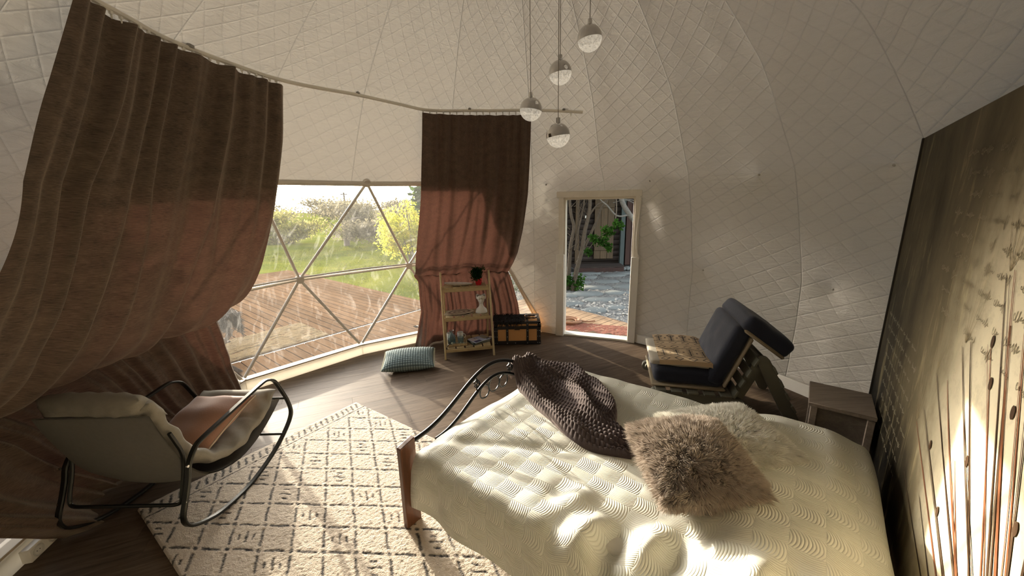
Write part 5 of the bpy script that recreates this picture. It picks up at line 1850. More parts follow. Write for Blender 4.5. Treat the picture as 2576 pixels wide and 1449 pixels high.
def flat_rail(name, pts, w_=0.045, par=None, half=0.05):
    """wooden bar with rounded ends lying in a vertical plane along AD"""
    (d0_, z0_, wo), (d1_, z1_, _) = pts
    v = A3(d1_ - d0_, z1_ - z0_, 0); L = np.linalg.norm(v); v /= L
    n2 = A3(-v[1], v[0], 0)
    prof = []
    for a in np.linspace(PI / 2, 3 * PI / 2, 9):
        prof.append(A3(d0_, z0_, 0) + half * (v * math.cos(a) + n2 * math.sin(a)))
    for a in np.linspace(-PI / 2, PI / 2, 9):
        prof.append(A3(d1_, z1_, 0) + half * (v * math.cos(a) + n2 * math.sin(a)))
    n_ = len(prof)
    V = [al_(p[0], wo - w_ / 2, p[1]) for p in prof] + [al_(p[0], wo + w_ / 2, p[1]) for p in prof]
    F = [list(range(n_))[::-1], [n_ + i for i in range(n_)]] + [[i, (i + 1) % n_, n_ + (i + 1) % n_, n_ + i] for i in range(n_)]
    o = MB().add(V, F).build(name, M_SAGE, par or ac_)
    return o


for wo in (0.03, 0.71):
    flat_rail('seat_rail', [(-0.05, 0.16, wo), (0.68, 0.15, wo)])
    s = 0.05 if wo < 0.3 else -0.05
    flat_rail('back_rail', [(0.66, 0.15, wo + s), (0.83, 0.56, wo + s)], half=0.045)
    flat_rail('rear_leg', [(0.84, 0.575, wo), (1.115, 0.052, wo)])
    flat_rail('front_leg', [(-0.03, 0.17, wo + s), (0.12, 0.05, wo + s)], half=0.04)
for i in range(5):
    box_part('seat_slat', al_(0.015 + 0.14 * i, 0.37, 0.222), (0.095, 0.76, 0.022), M_SAGE, ac_, AX, 0.004)
bd = A3(0.17, 0.41, 0); bd /= np.linalg.norm(bd)
for i in range(4):
    t = 0.09 + 0.115 * i
    c = al_(0.66 + bd[0] * t - 0.05 * bd[1], 0.37, 0.15 + bd[1] * t + 0.05 * bd[0])
    ax2 = np.array([AD * bd[0] + A3(0, 0, bd[1]), AW, -AD * bd[1] + A3(0, 0, bd[0])])
    box_part('back_slat', c, (0.08, 0.76, 0.022), M_SAGE, ac_, ax2, 0.004)
ld = A3(0.275, -0.523, 0); ld /= np.linalg.norm(ld)
for i in range(4):
    t = 0.10 + 0.13 * i
    c = al_(0.84 + ld[0] * t + 0.05 * 0.88, 0.37, 0.575 + ld[1] * t + 0.05 * 0.46)
    ax2 = np.array([AD * ld[0] + A3(0, 0, ld[1]), AW, -AD * ld[1] + A3(0, 0, ld[0])])
    box_part('leg_slat', c, (0.07, 0.76, 0.02), M_SAGE, ac_, ax2, 0.004)
for wo in (-0.0, 0.74):
    MB().tube([al_(-0.05, wo - 0.002 - (0.0 if wo > 0.3 else 0.002), 0.16), al_(-0.05, wo + 0.004, 0.16)], 0.012, 10).build('bolt_cap', M_SAGE, ac_)

M_NAVY = plain('navy_canvas', c3((26, 31, 48)), 0.8, var=0.15, vscale=18, bump=0.0015, bscale=40, **{'Sheen Weight': 0.15})
M_BEIGE = plain('beige_underside', c3((150, 136, 112)), 0.9, var=0.08, vscale=16, bump=0.001, bscale=50)
ft = thing('futon_mattress', 'navy three-fold futon mattress with beige underside resting on the folding chair', 'mattress', tuple(al_(0.4, 0.36, 0.24)))


def slab(name, c, size, ax, mat, parent, n=26, seed=0, puff=0.03):
    """soft block with rounded edges"""
    ax = np.asarray(ax, float)
    h = np.asarray(size) / 2
    V = []; F = []
    t = np.linspace(-1, 1, n)
    base = 0
    r_ = 0.32 * h.min() * 2
    for axis in range(3):
        for sg in (-1, 1):
            Aa, Bb = np.meshgrid(t, t)
            q = np.zeros((n, n, 3))
            o1, o2 = [(1, 2), (2, 0), (0, 1)][axis]
            q[..., axis] = sg; q[..., o1] = Aa; q[..., o2] = Bb
            p = q * h
            core = np.clip(p, -(h - r_), h - r_)
            dvec = p - core
            ln = np.linalg.norm(dvec, axis=-1, keepdims=True)
            p = core + dvec / np.maximum(ln, 1e-9) * np.minimum(ln, r_)
            big = int(np.argmin(h))
            pf = (1 - (p[..., (big + 1) % 3] / h[(big + 1) % 3]) ** 2) * (1 - (p[..., (big + 2) % 3] / h[(big + 2) % 3]) ** 2)
            p[..., big] += np.sign(p[..., big]) * puff * np.clip(pf, 0, 1) * 0.6 + 0.006 * vnoise(p[..., (big + 1) % 3] * 9 + 5, p[..., (big + 2) % 3] * 9, seed)
            V.append(p.reshape(-1, 3))
            F.append(grid_faces(n, n, flip=(sg < 0)) + base)
            base += n * n
    V = np.concatenate(V); F = np.concatenate(F)
    key = np.round(V, 5)
    uq, inv = np.unique(key, axis=0, return_inverse=True)
    inv = np.ravel(inv)
    return mk(name, np.asarray(c) + uq @ ax, inv[F], mat, parent)


slab('seat_fold', al_(0.26, 0.40, 0.345), (0.62, 0.68, 0.155), AX, M_NAVY, ft, seed=1)
box_part('seat_underside', al_(0.255, 0.40, 0.253), (0.645, 0.71, 0.028), M_BEIGE, ft, AX, 0.012)
b2 = A3(0.15, 0.40, 0); b2 /= np.linalg.norm(b2)
axb = np.array([AD * b2[0] + A3(0, 0, b2[1]), AW, -AD * b2[1] + A3(0, 0, b2[0])])
cb = A3(0.60, 0.585, 0)
slab('back_fold', al_(cb[0] - 0.03, 0.39, cb[1]), (0.60, 0.69, 0.15), axb, M_NAVY, ft, seed=2)
c2_ = cb + A3(b2[1], -b2[0], 0) * 0.062
box_part('back_underside', al_(c2_[0] - 0.01, 0.39, c2_[1] - 0.03), (0.52, 0.72, 0.028), M_BEIGE, ft, axb, 0.012)
t3 = A3(0.30, -0.22, 0); t3 /= np.linalg.norm(t3)
axc = np.array([AD * t3[0] + A3(0, 0, t3[1]), AW, -AD * t3[1] + A3(0, 0, t3[0])])
cc_ = A3(0.86, 0.80, 0)
slab('hanging_fold', al_(cc_[0], 0.38, cc_[1]), (0.46, 0.72, 0.15), axc, M_NAVY, ft, seed=3)
c4_ = cc_ + A3(t3[1], -t3[0], 0) * 0.07
box_part('hanging_underside', al_(c4_[0] + 0.012, 0.38, c4_[1] - 0.01), (0.40, 0.73, 0.03), M_BEIGE, ft, axc, 0.012)

sh = thing('seat_cushion', 'off-white flat cushion under the patterned cloth, peeping out at its end', 'cushion', tuple(al_(0.2, 0.36, 0.42)))
slab('cover', al_(0.19, 0.415, 0.456), (0.54, 0.62, 0.05), AX, plain('off_white_cotton', c3((190, 182, 166)), 0.9, bump=0.001), sh, n=20, seed=4, puff=0.01)

# black and sand patterned cloth
dn, wn = 190, 240
Dd, Ww = np.meshgrid(np.linspace(-0.0, 0.50, dn), np.linspace(0, 0.76, wn))
jz = 0.0015 * vnoise(Dd * 220, Ww * 220, 71)
x = Dd + jz; y = Ww + jz
ink = np.zeros_like(x)
rp_ = 0.122
fxx = ((x / rp_) % 1 - 0.5) * rp_


def dia(cx_, cy_, hx, hy, t, zig=0.0):
    v = np.abs(cx_) / hx + np.abs(cy_) / hy
    if zig:
        v = v + zig * (np.abs(((cx_ * 160) % 1) - 0.5) - 0.25)
    return (np.abs(v - 1) < t).astype(float)


for yc in (0.095, 0.705):
    ink = np.maximum(ink, dia(fxx, y - yc, 0.038, 0.042, 0.16, 0.35))
for yc in (0.158, 0.166, 0.340, 0.350, 0.455, 0.560, 0.570):
    ink = np.maximum(ink, np.abs(y - yc + 0.003 * np.sin(x * 90)) < 0.0027)
for yc in (0.25, 0.65):
    yy = y - yc
    ink = np.maximum(ink, (np.abs(fxx) < 0.0045) * (np.abs(yy) < 0.075))
    for kk in range(-5, 6):
        Lb = 0.034 * (0.45 + 0.55 * abs(math.cos(kk * 1.25)))
        ink = np.maximum(ink, (np.abs(yy - kk * 0.014 - np.abs(fxx) * 0.18) < 0.0026) * (np.abs(fxx) < Lb))
    f2 = (((x / rp_) + 0.5) % 1 - 0.5) * rp_
    ink = np.maximum(ink, (np.abs(f2) / 0.014 + np.abs(yy) / 0.012 < 1))
for yc in (0.395, 0.515):
    ink = np.maximum(ink, dia(fxx, y - yc, 0.036, 0.034, 0.13))
ink = np.maximum(ink, 0)
e_near = np.maximum(0.045 - Ww, 0)
zc_ = 0.497 + 0.006 * vnoise(Dd * 7, Ww * 7, 72) - 0.035 * (Dd / 0.5) ** 4 * 0 + 0.012 * np.sin(PI * np.clip(Dd / 0.5, 0, 1)) - 0.85 * e_near
zc_ = zc_ - 0.02 * smoothstep(Dd, 0.44, 0.5)
P = AO + (Dd - 0.005).ravel()[:, None] * AD + (Ww + 0.035 + e_near * 0.6).ravel()[:, None] * AW + np.outer(zc_.ravel(), [0, 0, 1])
M_KIL = attr_two('patterned_cloth', c3((184, 160, 128)), c3((22, 20, 20)), rough=0.95, bump=0.0012, bscale=400, var=0.12)
mk('patterned_cloth', P, grid_faces(dn, wn), M_KIL, None, attrs={'ink': ink.ravel()}, label='sand-coloured cloth with black diamonds and barbed motifs spread on the navy futon seat', category='cloth')

# ------------------------------------------------------------------ bedside table
ns = thing('bedside_table', 'weathered grey-brown wooden bedside table in the corner by the printed wall', 'table', tuple(bp3(2.03, 2.22, 0)))
M_NS = woodmat('grey_brown_wood', c3((104, 92, 82)), c3((150, 136, 122)), 0.7, 1.0, 'X', 0.001)
M_NSD = woodmat('grey_brown_panel', c3((92, 84, 76)), c3((124, 114, 104)), 0.75, 1.0, 'X', 0.001)
box_part('table_top', bp3(2.03, 2.235, 0.545), (0.36, 0.40, 0.028), M_NS, ns, BX, 0.003)
for u_ in (2.075, 2.395):
    box_part('side_panel', bp3(2.04, u_, 0.39), (0.30, 0.022, 0.28), M_NSD, ns, BX, 0.002)
box_part('front_panel', bp3(1.885, 2.235, 0.40), (0.02, 0.30, 0.26), M_NSD, ns, BX, 0.002)
box_part('lower_shelf', bp3(2.04, 2.235, 0.25), (0.30, 0.33, 0.02), M_NS, ns, BX, 0.002)
for e_ in (1.885, 2.185):
    for u_ in (2.06, 2.41):
        box_part('leg', bp3(e_, u_, 0.265), (0.04, 0.04, 0.53), M_NS, ns, BX, 0.003)

# ------------------------------------------------------------------ socket on the skirting at the left
so = thing('wall_socket', 'white surface socket box on the skirting board at the left edge', 'socket', tuple(pol(187.5, 3.05, 0)))
a_s, b_s = pol(178, R0[178] - 0.015, 0), pol(202, R0[202] - 0.015, 0)
sd_ = b_s - a_s; sL = np.linalg.norm(sd_); sd_ /= sL
sn_ = A3(CX, CY, 0) - (a_s + b_s) / 2; sn_ -= sd_ * (sn_ @ sd_); sn_ /= np.linalg.norm(sn_)
AXS = np.array([sd_, sn_, A3(0, 0, 1)])
sc_ = a_s + sd_ * (sL * 0.53) + sn_ * 0.045
box_part('socket_box', sc_ + A3(0, 0, 0.062), (0.20, 0.05, 0.085), M_WHITE, so, AXS, 0.006)
for t in (-0.05, 0.05):
    MB().lathe([(0.034, 0.0), (0.034, 0.004), (0.030, 0.006), (0.022, -0.001), (0.002, -0.002)], sc_ + sd_ * t + sn_ * 0.024 + A3(0, 0, 0.062), 20, [sd_, A3(0, 0, 1), sn_]).build('socket_well', plain('socket_ring', (0.55, 0.52, 0.46), 0.4), so)
    for s in (-0.009, 0.009):
        MB().tube([sc_ + sd_ * (t + s) + sn_ * 0.0235 + A3(0, 0, 0.062), sc_ + sd_ * (t + s) + sn_ * 0.0255 + A3(0, 0, 0.062)], 0.003, 8).build('pin_hole', plain('hole_dark', (0.02, 0.02, 0.02), 0.6), so)

# ------------------------------------------------------------------ ladder shelf
SO = A3(-0.88, 4.60, 0); SX = A3(0.982, 0.187, 0); SY = A3(-0.187, 0.982, 0)
AXL = np.array([SX, SY, A3(0, 0, 1)])
SWD, STOP, SLEAN = 0.635, 1.10, 0.315
sl_ = lambda x, y, z: SO + SX * x + SY * y + A3(0, 0, z)
M_PINE = woodmat('pale_pine', c3((150, 128, 88)), c3((190, 168, 122)), 0.6, 1.0, 'Z', 0.0008)
lad = thing('ladder_shelf', 'pale pine folding ladder shelf with three slatted tiers before the narrow curtain', 'shelf', tuple(sl_(SWD / 2, 0.15, 0)))
for x in (0.0, SWD):
    MB().tube([sl_(x, 0.0, 0.0), sl_(x, SLEAN * 0.9, STOP)], 0, flat=(0.024, 0.045), upv=SX).build('front_leg', M_PINE, lad)
    xi = 0.028 if x == 0 else SWD - 0.028
    MB().tube([sl_(xi, 0.43, 0.0), sl_(xi, SLEAN * 0.72, 0.92)], 0, flat=(0.022, 0.036), upv=SX).build('back_leg', M_PINE, lad)
TIERS = [(0.105, 0.45), (0.495, 0.34), (0.865, 0.22)]
tier_y = []
for z, dp in TIERS:
    y0 = SLEAN * 0.9 * z / STOP + 0.0
    tier_y.append(y0)
    box_part('tier_front', sl_(SWD / 2, y0 - 0.004, z), (SWD - 0.03, 0.018, 0.042), woodmat('pale_pine_rail', c3((150, 128, 88)), c3((190, 168, 122)), 0.6, 1.0, 'X', 0.0008), lad, AXL, 0.003)
    box_part('tier_back', sl_(SWD / 2, y0 + dp - 0.02, z), (SWD - 0.06, 0.018, 0.042), woodmat('pale_pine_rail', c3((150, 128, 88)), c3((190, 168, 122)), 0.6, 1.0, 'X', 0.0008), lad, AXL, 0.003)
    n_ = 5
    sw_ = (SWD - 0.05) / n_
    for i in range(n_):
        box_part('slat', sl_(0.025 + sw_ * (i + 0.5), y0 + dp / 2, z + 0.027), (sw_ - 0.018, dp, 0.012), woodmat('pale_pine_slat', c3((140, 120, 84)), c3((178, 156, 114)), 0.65, 1.0, 'Y', 0.0008), lad, AXL, 0.002)
TOPS = [z + 0.034 for z, _ in TIERS]

# top tier: leaf dish and potted plant
ld_ = thing('leaf_dish', 'long white ceramic leaf-shaped dish on the top tier of the ladder shelf', 'dish', tuple(sl_(0.22, tier_y[2] + 0.09, TOPS[2])))
S, T_ = np.meshgrid(np.linspace(0, 1, 46), np.linspace(-1, 1, 17))
wv_ = 0.062 * np.sin(PI * S ** 0.8) ** 0.7 * (1 + 0.10 * np.sin(S * 40)) + 0.002
px = 0.04 + 0.38 * S; py = tier_y[2] + 0.09 + T_ * wv_
pz = TOPS[2] + 0.008 + 0.030 * np.abs(T_) ** 1.8 * np.sin(PI * S) ** 0.5 + 0.045 * (1 - S) ** 3 * 1.0 + 0.012 * S ** 3 - 0.003 * np.abs(np.sin(T_ * 2 + S * 22))
V = (SO + px.ravel()[:, None] * SX + py.ravel()[:, None] * SY + np.outer(pz.ravel(), [0, 0, 1]))
VV = np.concatenate([V, V - A3(0, 0, 0.006)])
F = np.concatenate([grid_faces(46, 17), grid_faces(46, 17, flip=True) + len(V)])
mk('dish', VV, F, plain('white_ceramic', (0.66, 0.62, 0.56), 0.3), ld_)
pt = thing('potted_plant', 'small dark green grassy plant in a glossy red pot on the top tier', 'plant', tuple(sl_(0.50, tier_y[2] + 0.10, TOPS[2])))
c = sl_(0.50, tier_y[2] + 0.10, TOPS[2])
MB().lathe([(0.034, 0.0), (0.038, 0.006), (0.050, 0.085), (0.052, 0.095), (0.047, 0.095), (0.044, 0.07)], c, 24).build('pot', plain('red_glaze', (0.45, 0.012, 0.018), 0.18), pt)
MB().lathe([(0.046, 0.07), (0.02, 0.076), (0.001, 0.076)], c, 16).build('soil', plain('soil', (0.03, 0.02, 0.012), 0.9), pt)
P = blob_points(c + A3(0, 0, 0.15), (0.115, 0.10, 0.085), 900, 31, 0.6, 12)
V, F = leaves(P, 0.045, 31, -0.5, 0.22)
mk('foliage', V, F, translucent_leaf('leaf_pot', c3((18, 36, 16)), c3((44, 74, 34)), 0.3), pt, smooth=False, kind='stuff')
st_ = MB()
for i in range(40):
    a = rng.uniform(0, 6.28); q = rng.uniform(0.2, 1)
    st_.tube([c + A3(0.015 * math.cos(a), 0.015 * math.sin(a), 0.075), c + A3(0.08 * q * math.cos(a), 0.07 * q * math.sin(a), rng.uniform(0.12, 0.2))], 0.0015, 4)
st_.build('stem', translucent_leaf('leaf_pot', c3((18, 36, 16)), c3((44, 74, 34))), pt, kind='stuff')

# middle tier: head planter and two round placemats
bu_ = thing('head_planter', 'white head-shaped planter with a flower crown on the middle tier', 'planter', tuple(sl_(0.515, tier_y[1] + 0.12, TOPS[1])))
c = sl_(0.515, tier_y[1] + 0.12, TOPS[1])
M_PLAS = plain('white_plaster', (0.62, 0.585, 0.52), 0.6, var=0.06, bump=0.0006)
V = []; n_ = 36
rows = [(0.0, .078, .058), (0.010, .081, .060), (0.03, .074, .054), (0.055, .064, .046), (0.078, .040, .036), (0.10, .029, .030), (0.125, .027, .030), (0.14, .030, .033)]
for z, rx, ry in rows:
    for j in range(n_):
        a = 2 * PI * j / n_
        rip = 1 + 0.06 * math.sin(7 * a + z * 30) * (1 if 0.02 < z < 0.09 else 0.2)
        V.append(c + SX * rx * rip * math.cos(a) + SY * ry * rip * math.sin(a) + A3(0, 0, z))
mk('shoulders', V, grid_faces(n_, len(rows), wrap_u=True).tolist() + [[j for j in range(n_)][::-1]], M_PLAS, bu_)
# head: ellipsoid with brow, nose, lips and closed lids pushed out of the front (-SY)
V = []; nu_, nv_ = 56, 44
hc = c + A3(0, 0, 0.185) - SY * 0.006
for i in range(nv_):
    t = -PI / 2 + PI * 0.80 * i / (nv_ - 1)
    for j in range(nu_):
        a = 2 * PI * j / nu_
        x, y, z = 0.047 * math.cos(t) * math.cos(a), 0.052 * math.cos(t) * math.sin(a), 0.064 * math.sin(t)
        if t < 0:
            x *= 1 - 0.26 * (-math.sin(t)); y *= 1 - 0.1 * (-math.sin(t))
        if y < 0:
            g = lambda px_, pz_, sx, sz: math.exp(-((x - px_) / sx) ** 2 - ((z - pz_) / sz) ** 2)
            y -= 0.014 * g(0, -0.012, 0.008, 0.012) + 0.006 * g(0, 0.004, 0.006, 0.016) + 0.005 * g(0, -0.034, 0.013, 0.005) + 0.004 * g(0, -0.052, 0.014, 0.010)
            y += 0.006 * (g(-0.019, 0.004, 0.010, 0.007) + g(0.019, 0.004, 0.010, 0.007))
            y -= 0.004 * (g(-0.019, 0.002, 0.007, 0.004) + g(0.019, 0.002, 0.007, 0.004)) + 0.003 * g(0, 0.02, 0.035, 0.007)
        V.append(hc + SX * x + SY * y + A3(0, 0, z))
mk('face', V, grid_faces(nu_, nv_, wrap_u=True), M_PLAS, bu_)
fl = MB()
for j in range(13):
    a = 2 * PI * j / 13
    fc_ = hc + SX * 0.053 * math.cos(a) + SY * 0.055 * math.sin(a) + A3(0, 0, 0.040 + 0.012 * math.sin(3 * a))
    outd = SX * math.cos(a) + SY * math.sin(a)
    td = np.cross([0, 0, 1.0], outd)
    for q in range(5):
        b = 2 * PI * q / 5
        fl.ball(fc_ + outd * 0.006 + td * 0.011 * math.cos(b) + A3(0, 0, 0.011 * math.sin(b)), (0.006, 0.012, 0.012), 7, 5, np.array([outd, td, A3(0, 0, 1)]))
fl.build('flower_crown', M_PLAS, bu_)
o = MB().ball(hc + SX * 0.022 - SY * 0.048 + A3(0, 0, 0.040), (0.010, 0.006, 0.010), 10, 6).build('gold_blossom', plain('gold_brown', c3((150, 116, 62)), 0.4, 0.3), bu_, label='gold-brown blossom on the crown')


def placemat(name, label, c, r_, tilt, seed):
    t_ = thing(name, label, 'placemat', tuple(c))
    k_ = 'placemat_weave'
    nr, na = 40, 72
    Rr, Aa = np.meshgrid(np.linspace(0.002, 1, nr), np.linspace(0, 2 * PI, na, endpoint=False), indexing='ij')
    wob = 1 + 0.03 * np.sin(5 * Aa + seed) * Rr
    x = r_ * Rr * np.cos(Aa) * wob; y = 0.62 * r_ * Rr * np.sin(Aa) * wob
    z = 0.006 + 0.0018 * np.abs(np.sin(Rr * 40)) + tilt * x + 0.004 * np.sin(3 * Aa + seed) * Rr ** 2
    ink = 0.5 + 0.5 * np.sin(Rr * 17 + 1.0)
    ink = np.where(Rr > 0.93, 0.0, ink)
    V = c + x.ravel()[:, None] * SX + y.ravel()[:, None] * SY + np.outer(z.ravel(), [0, 0, 1])
    F = []
    for i in range(nr - 1):
        for j in range(na):
            F.append([i * na + j, (i + 1) * na + j, (i + 1) * na + (j + 1) % na, i * na + (j + 1) % na])
    F.append(list(range(na))[::-1])
    VV = np.concatenate([V, V - A3(0, 0, 0.005)])
    F2 = [[q + len(V) for q in f[::-1]] for f in F]
    mk('woven_disc', VV, F + F2, attr_two('placemat_weave', c3((182, 160, 132)), c3((96, 70, 54)), rough=0.9, bump=0.001, bscale=200), t_, attrs={'ink': np.concatenate([ink.ravel()] * 2)})
    fb = MB()
    for j in range(130):
        a = 2 * PI * j / 130
        d = SX * math.cos(a) + SY * 0.62 * math.sin(a)
        p = c + d * r_ * 0.99 + A3(0, 0, 0.006 + tilt * r_ * math.cos(a))
        e_ = p + d / np.linalg.norm(d) * rng.uniform(0.012, 0.022) + A3(rng.uniform(-.006, .006), rng.uniform(-.006, .006), rng.uniform(-0.006, 0.004))
        fb.tube([p, e_], 0.0018, 4)
    fb.build('fringe', plain('cream_fringe', c3((206, 192, 168)), 0.9), t_, kind='stuff')


c = sl_(0.215, tier_y[1] + 0.15, TOPS[1])
placemat('placemat', 'lower cream-fringed round placemat of two on the middle tier', c, 0.185, 0.0, 1)
placemat('placemat', 'upper brown-ringed round placemat with cream fringe on the middle tier', c + A3(0.004, 0.006, 0.016), 0.175, 0.03, 3)

# bottom tier: tray, carafe, two mugs, tumbler, magazines
k = N('clear_glass')
g_ = k.n('BsdfGlass', Roughness=0.02, IOR=1.45, Color=(0.86, 0.93, 0.95, 1)).outputs[0]
tp = k.n('BsdfTransparent', Color=(0.8, 0.88, 0.9, 1)).outputs[0]
m = k.n('MixShader', Fac=0.45); k.t.links.new(g_, m.inputs[1]); k.t.links.new(tp, m.inputs[2])
M_GLASS = k.done(m.outputs[0])
zt = TOPS[0]; y0 = tier_y[0]
ty = thing('tray', 'pale wooden tray with a leafy paper edge on the bottom tier', 'tray', tuple(sl_(0.165, y0 + 0.19, zt)))
box_part('tray_base', sl_(0.165, y0 + 0.20, zt + 0.006), (0.26, 0.30, 0.012), M_PINE, ty, AXL, 0.003)
for x in (0.04, 0.29):
    box_part('tray_rim', sl_(x, y0 + 0.20, zt + 0.020), (0.010, 0.30, 0.03), M_PINE, ty, AXL, 0.002)
for y in (0.055, 0.345):
    box_part('tray_rim', sl_(0.165, y0 + y, zt + 0.020), (0.26, 0.010, 0.03), M_PINE, ty, AXL, 0.002)
hd = smooth_path([sl_(0.035, y0 + 0.05, zt + 0.005), sl_(0.05, y0 + 0.025, zt + 0.045), sl_(0.09, y0 + 0.02, zt + 0.05)], 5)
MB().tube(hd, 0.005, 6).build('tray_handle', plain('dark_wire', (0.02, 0.018, 0.015), 0.4, 0.5), ty)
lf, Fl = leaves(np.array([sl_(0.06 + 0.2 * rng.uniform(), y0 + 0.05 + 0.04 * rng.uniform(), zt + 0.028) for _ in range(60)]), 0.035, 91, 0.2, 0.4)
mk('paper_leaves', lf, Fl, plain('pale_paper_leaf', c3((170, 176, 154)), 0.8), ty, smooth=False, kind='stuff')
ca = thing('carafe', 'blue-tinted glass carafe standing on the tray, bottom tier', 'carafe', tuple(sl_(0.095, y0 + 0.14, zt + 0.012)))
cc = sl_(0.095, y0 + 0.14, zt + 0.0125)
MB().lathe([(0.044, 0), (0.050, 0.006), (0.052, 0.05), (0.047, 0.10), (0.022, 0.145), (0.019, 0.16), (0.034, 0.185), (0.032, 0.185), (0.016, 0.16), (0.019, 0.143), (0.043, 0.098), (0.047, 0.05), (0.044, 0.012), (0.002, 0.010)], cc, 24).build('glass_body', M_GLASS, ca)
MB().lathe([(0.001, 0.012), (0.043, 0.014), (0.046, 0.05), (0.045, 0.07), (0.001, 0.07)], cc, 20, caps=False).build('water', M_GLASS, ca)
for i, (x, y, lb) in enumerate([(0.075, 0.25, 'white ceramic mug at the back left of the tray'), (0.215, 0.25, 'white ceramic mug at the back right of the tray')]):
    mg = thing('mug', lb, 'mug', tuple(sl_(x, y0 + y, zt + 0.0125)), 'white mugs on the tray')
    q = sl_(x, y0 + y, zt + 0.0125)
    MB().lathe([(0.034, 0), (0.040, 0.004), (0.043, 0.10), (0.041, 0.115), (0.037, 0.113), (0.036, 0.01), (0.002, 0.008)], q, 24).build('mug_body', plain('mug_white', (0.68, 0.65, 0.58), 0.25), mg)
    MB().tube(smooth_path([q + SX * 0.041 + A3(0, 0, 0.085), q + SX * 0.066 + A3(0, 0, 0.075), q + SX * 0.066 + A3(0, 0, 0.04), q + SX * 0.041 + A3(0, 0, 0.028)], 5), 0.005, 7).build('handle', plain('mug_white', (0.68, 0.65, 0.58), 0.25), mg)
tb = thing('tumbler', 'clear glass tumbler in front of the right mug on the tray', 'glass', tuple(sl_(0.215, y0 + 0.135, zt + 0.0125)))
MB().lathe([(0.030, 0), (0.033, 0.004), (0.042, 0.085), (0.040, 0.085), (0.031, 0.012), (0.002, 0.010)], sl_(0.215, y0 + 0.135, zt + 0.0125), 24).build('glass_wall', M_GLASS, tb)

mz = [(0.455, 0.17, 0.0, 24, (0.02, 0.055, 0.06), 'teal-black magazine at the bottom of the pile on the shelf'), (0.46, 0.18, 0.012, 15, (0.40, 0.40, 0.36), 'grey-paged magazine in the middle of the pile on the shelf'),
      (0.465, 0.165, 0.024, 31, (0.36, 0.40, 0.48), 'pale blue-grey magazine lying open-faced on top of the pile')]
for i, (x, y, dz, rot, colr, lb) in enumerate(mz):
    a = R(rot)
    axm = np.array([SX * math.cos(a) + SY * math.sin(a), -SX * math.sin(a) + SY * math.cos(a), A3(0, 0, 1)])
    c = sl_(x, y0 + y, zt + 0.001 + dz)
    mgz = thing('magazine', lb, 'magazine', tuple(c), 'magazines on the bottom tier')
    box_part('pages', c + A3(0, 0, 0.0055), (0.255, 0.185, 0.008), plain('page_paper', c3((150, 146, 130)), 0.8), mgz, axm, 0.0)
    box_part('cover', c + A3(0, 0, 0.0105), (0.262, 0.192, 0.0016), plain('cover_%d' % i, colr, 0.25), mgz, axm, 0.0)
    box_part('back_cover', c + A3(0, 0, 0.0010), (0.262, 0.192, 0.0016), plain('cover_dark', (0.02, 0.03, 0.035), 0.3), mgz, axm, 0.0)
    if i == 2:
        for nm, cx_, cy_, sx, sy, cl in [('cover_picture', -0.065, -0.055, 0.10, 0.06, (0.035, 0.05, 0.10)), ('cover_picture', 0.085, 0.02, 0.07, 0.13, (0.20, 0.20, 0.13)), ('cover_panel', -0.075, 0.03, 0.085, 0.09, (0.42, 0.38, 0.36)), ('cover_picture', 0.10, -0.055, 0.05, 0.035, (0.01, 0.015, 0.03))]:
            box_part(nm, c + axm[0] * cx_ + axm[1] * cy_ + A3(0, 0, 0.0118), (sx, sy, 0.0008), plain('print_%02d' % int(cl[0] * 1000), cl, 0.3), mgz, axm, 0.0)
        mb = MB()
        for strokes in ([(0, 0), (0, 1)], [(0, 1), (.6, 1)], [(0, .5), (.5, .5)], [(0, 0), (.6, 0)], [(1.3, 1), (1.3, .2)], [(1.3, .2), (.9, 0)]):
            mb.tube([c + axm[0] * (-0.045 + 0.03 * p[0]) + axm[1] * (0.045 + 0.03 * p[1]) + A3(0, 0, 0.0126) for p in strokes], 0, flat=(0.006, 0.0008), upv=np.cross([0, 0, 1.0], axm[0] * (strokes[1][0] - strokes[0][0]) + axm[1] * (strokes[1][1] - strokes[0][1])))
        mb.build('masthead', plain('print_ink', (0.015, 0.014, 0.014), 0.4), mgz)

# ------------------------------------------------------------------ storage trunk
TO = A3(-0.265, 5.075, 0)
tl_ = lambda x, y, z: TO + A3(x, y, z)
TW, TD, TH = 0.655, 0.40, 0.335
M_TAN = plain('tan_panel', c3((206, 150, 90)), 0.55, var=0.1, vscale=5, bump=0.0005)
M_BLK = plain('black_leather_trim', c3((26, 22, 20)), 0.5, var=0.2)
tk = thing('storage_trunk', 'tan storage trunk with black leather straps and studs beside the doorway', 'trunk', tuple(tl_(TW / 2, TD / 2, 0)))
box_part('body', tl_(TW / 2, TD / 2, 0.14), (TW - 0.012, TD - 0.012, 0.225), M_TAN, tk, None, 0.004)
lid = box_part('lid', tl_(TW / 2, TD / 2, 0.295), (TW - 0.012, TD - 0.012, 0.072), M_TAN, tk, None, 0.006)
mb = MB()
for z, h in ((0.035, 0.045), (0.245, 0.026)):
    mb.box(tl_(TW / 2, 0.002, z), (TW, 0.014, h)).box(tl_(TW / 2, TD - 0.002, z), (TW, 0.014, h)).box(tl_(0.002, TD / 2, z), (0.014, TD, h)).box(tl_(TW - 0.002, TD / 2, z), (0.014, TD, h))
for x in (0.026, TW - 0.026):
    mb.box(tl_(x, -0.001, 0.14), (0.052, 0.014, 0.23))
mb.build('edge_trim', M_BLK, tk)
mb = MB()
for x in (0.022, TW - 0.022):
    mb.box(tl_(x, -0.001, 0.295), (0.044, 0.014, 0.078)).box(tl_(x, TD / 2, 0.330), (0.044, TD + 0.004, 0.010))
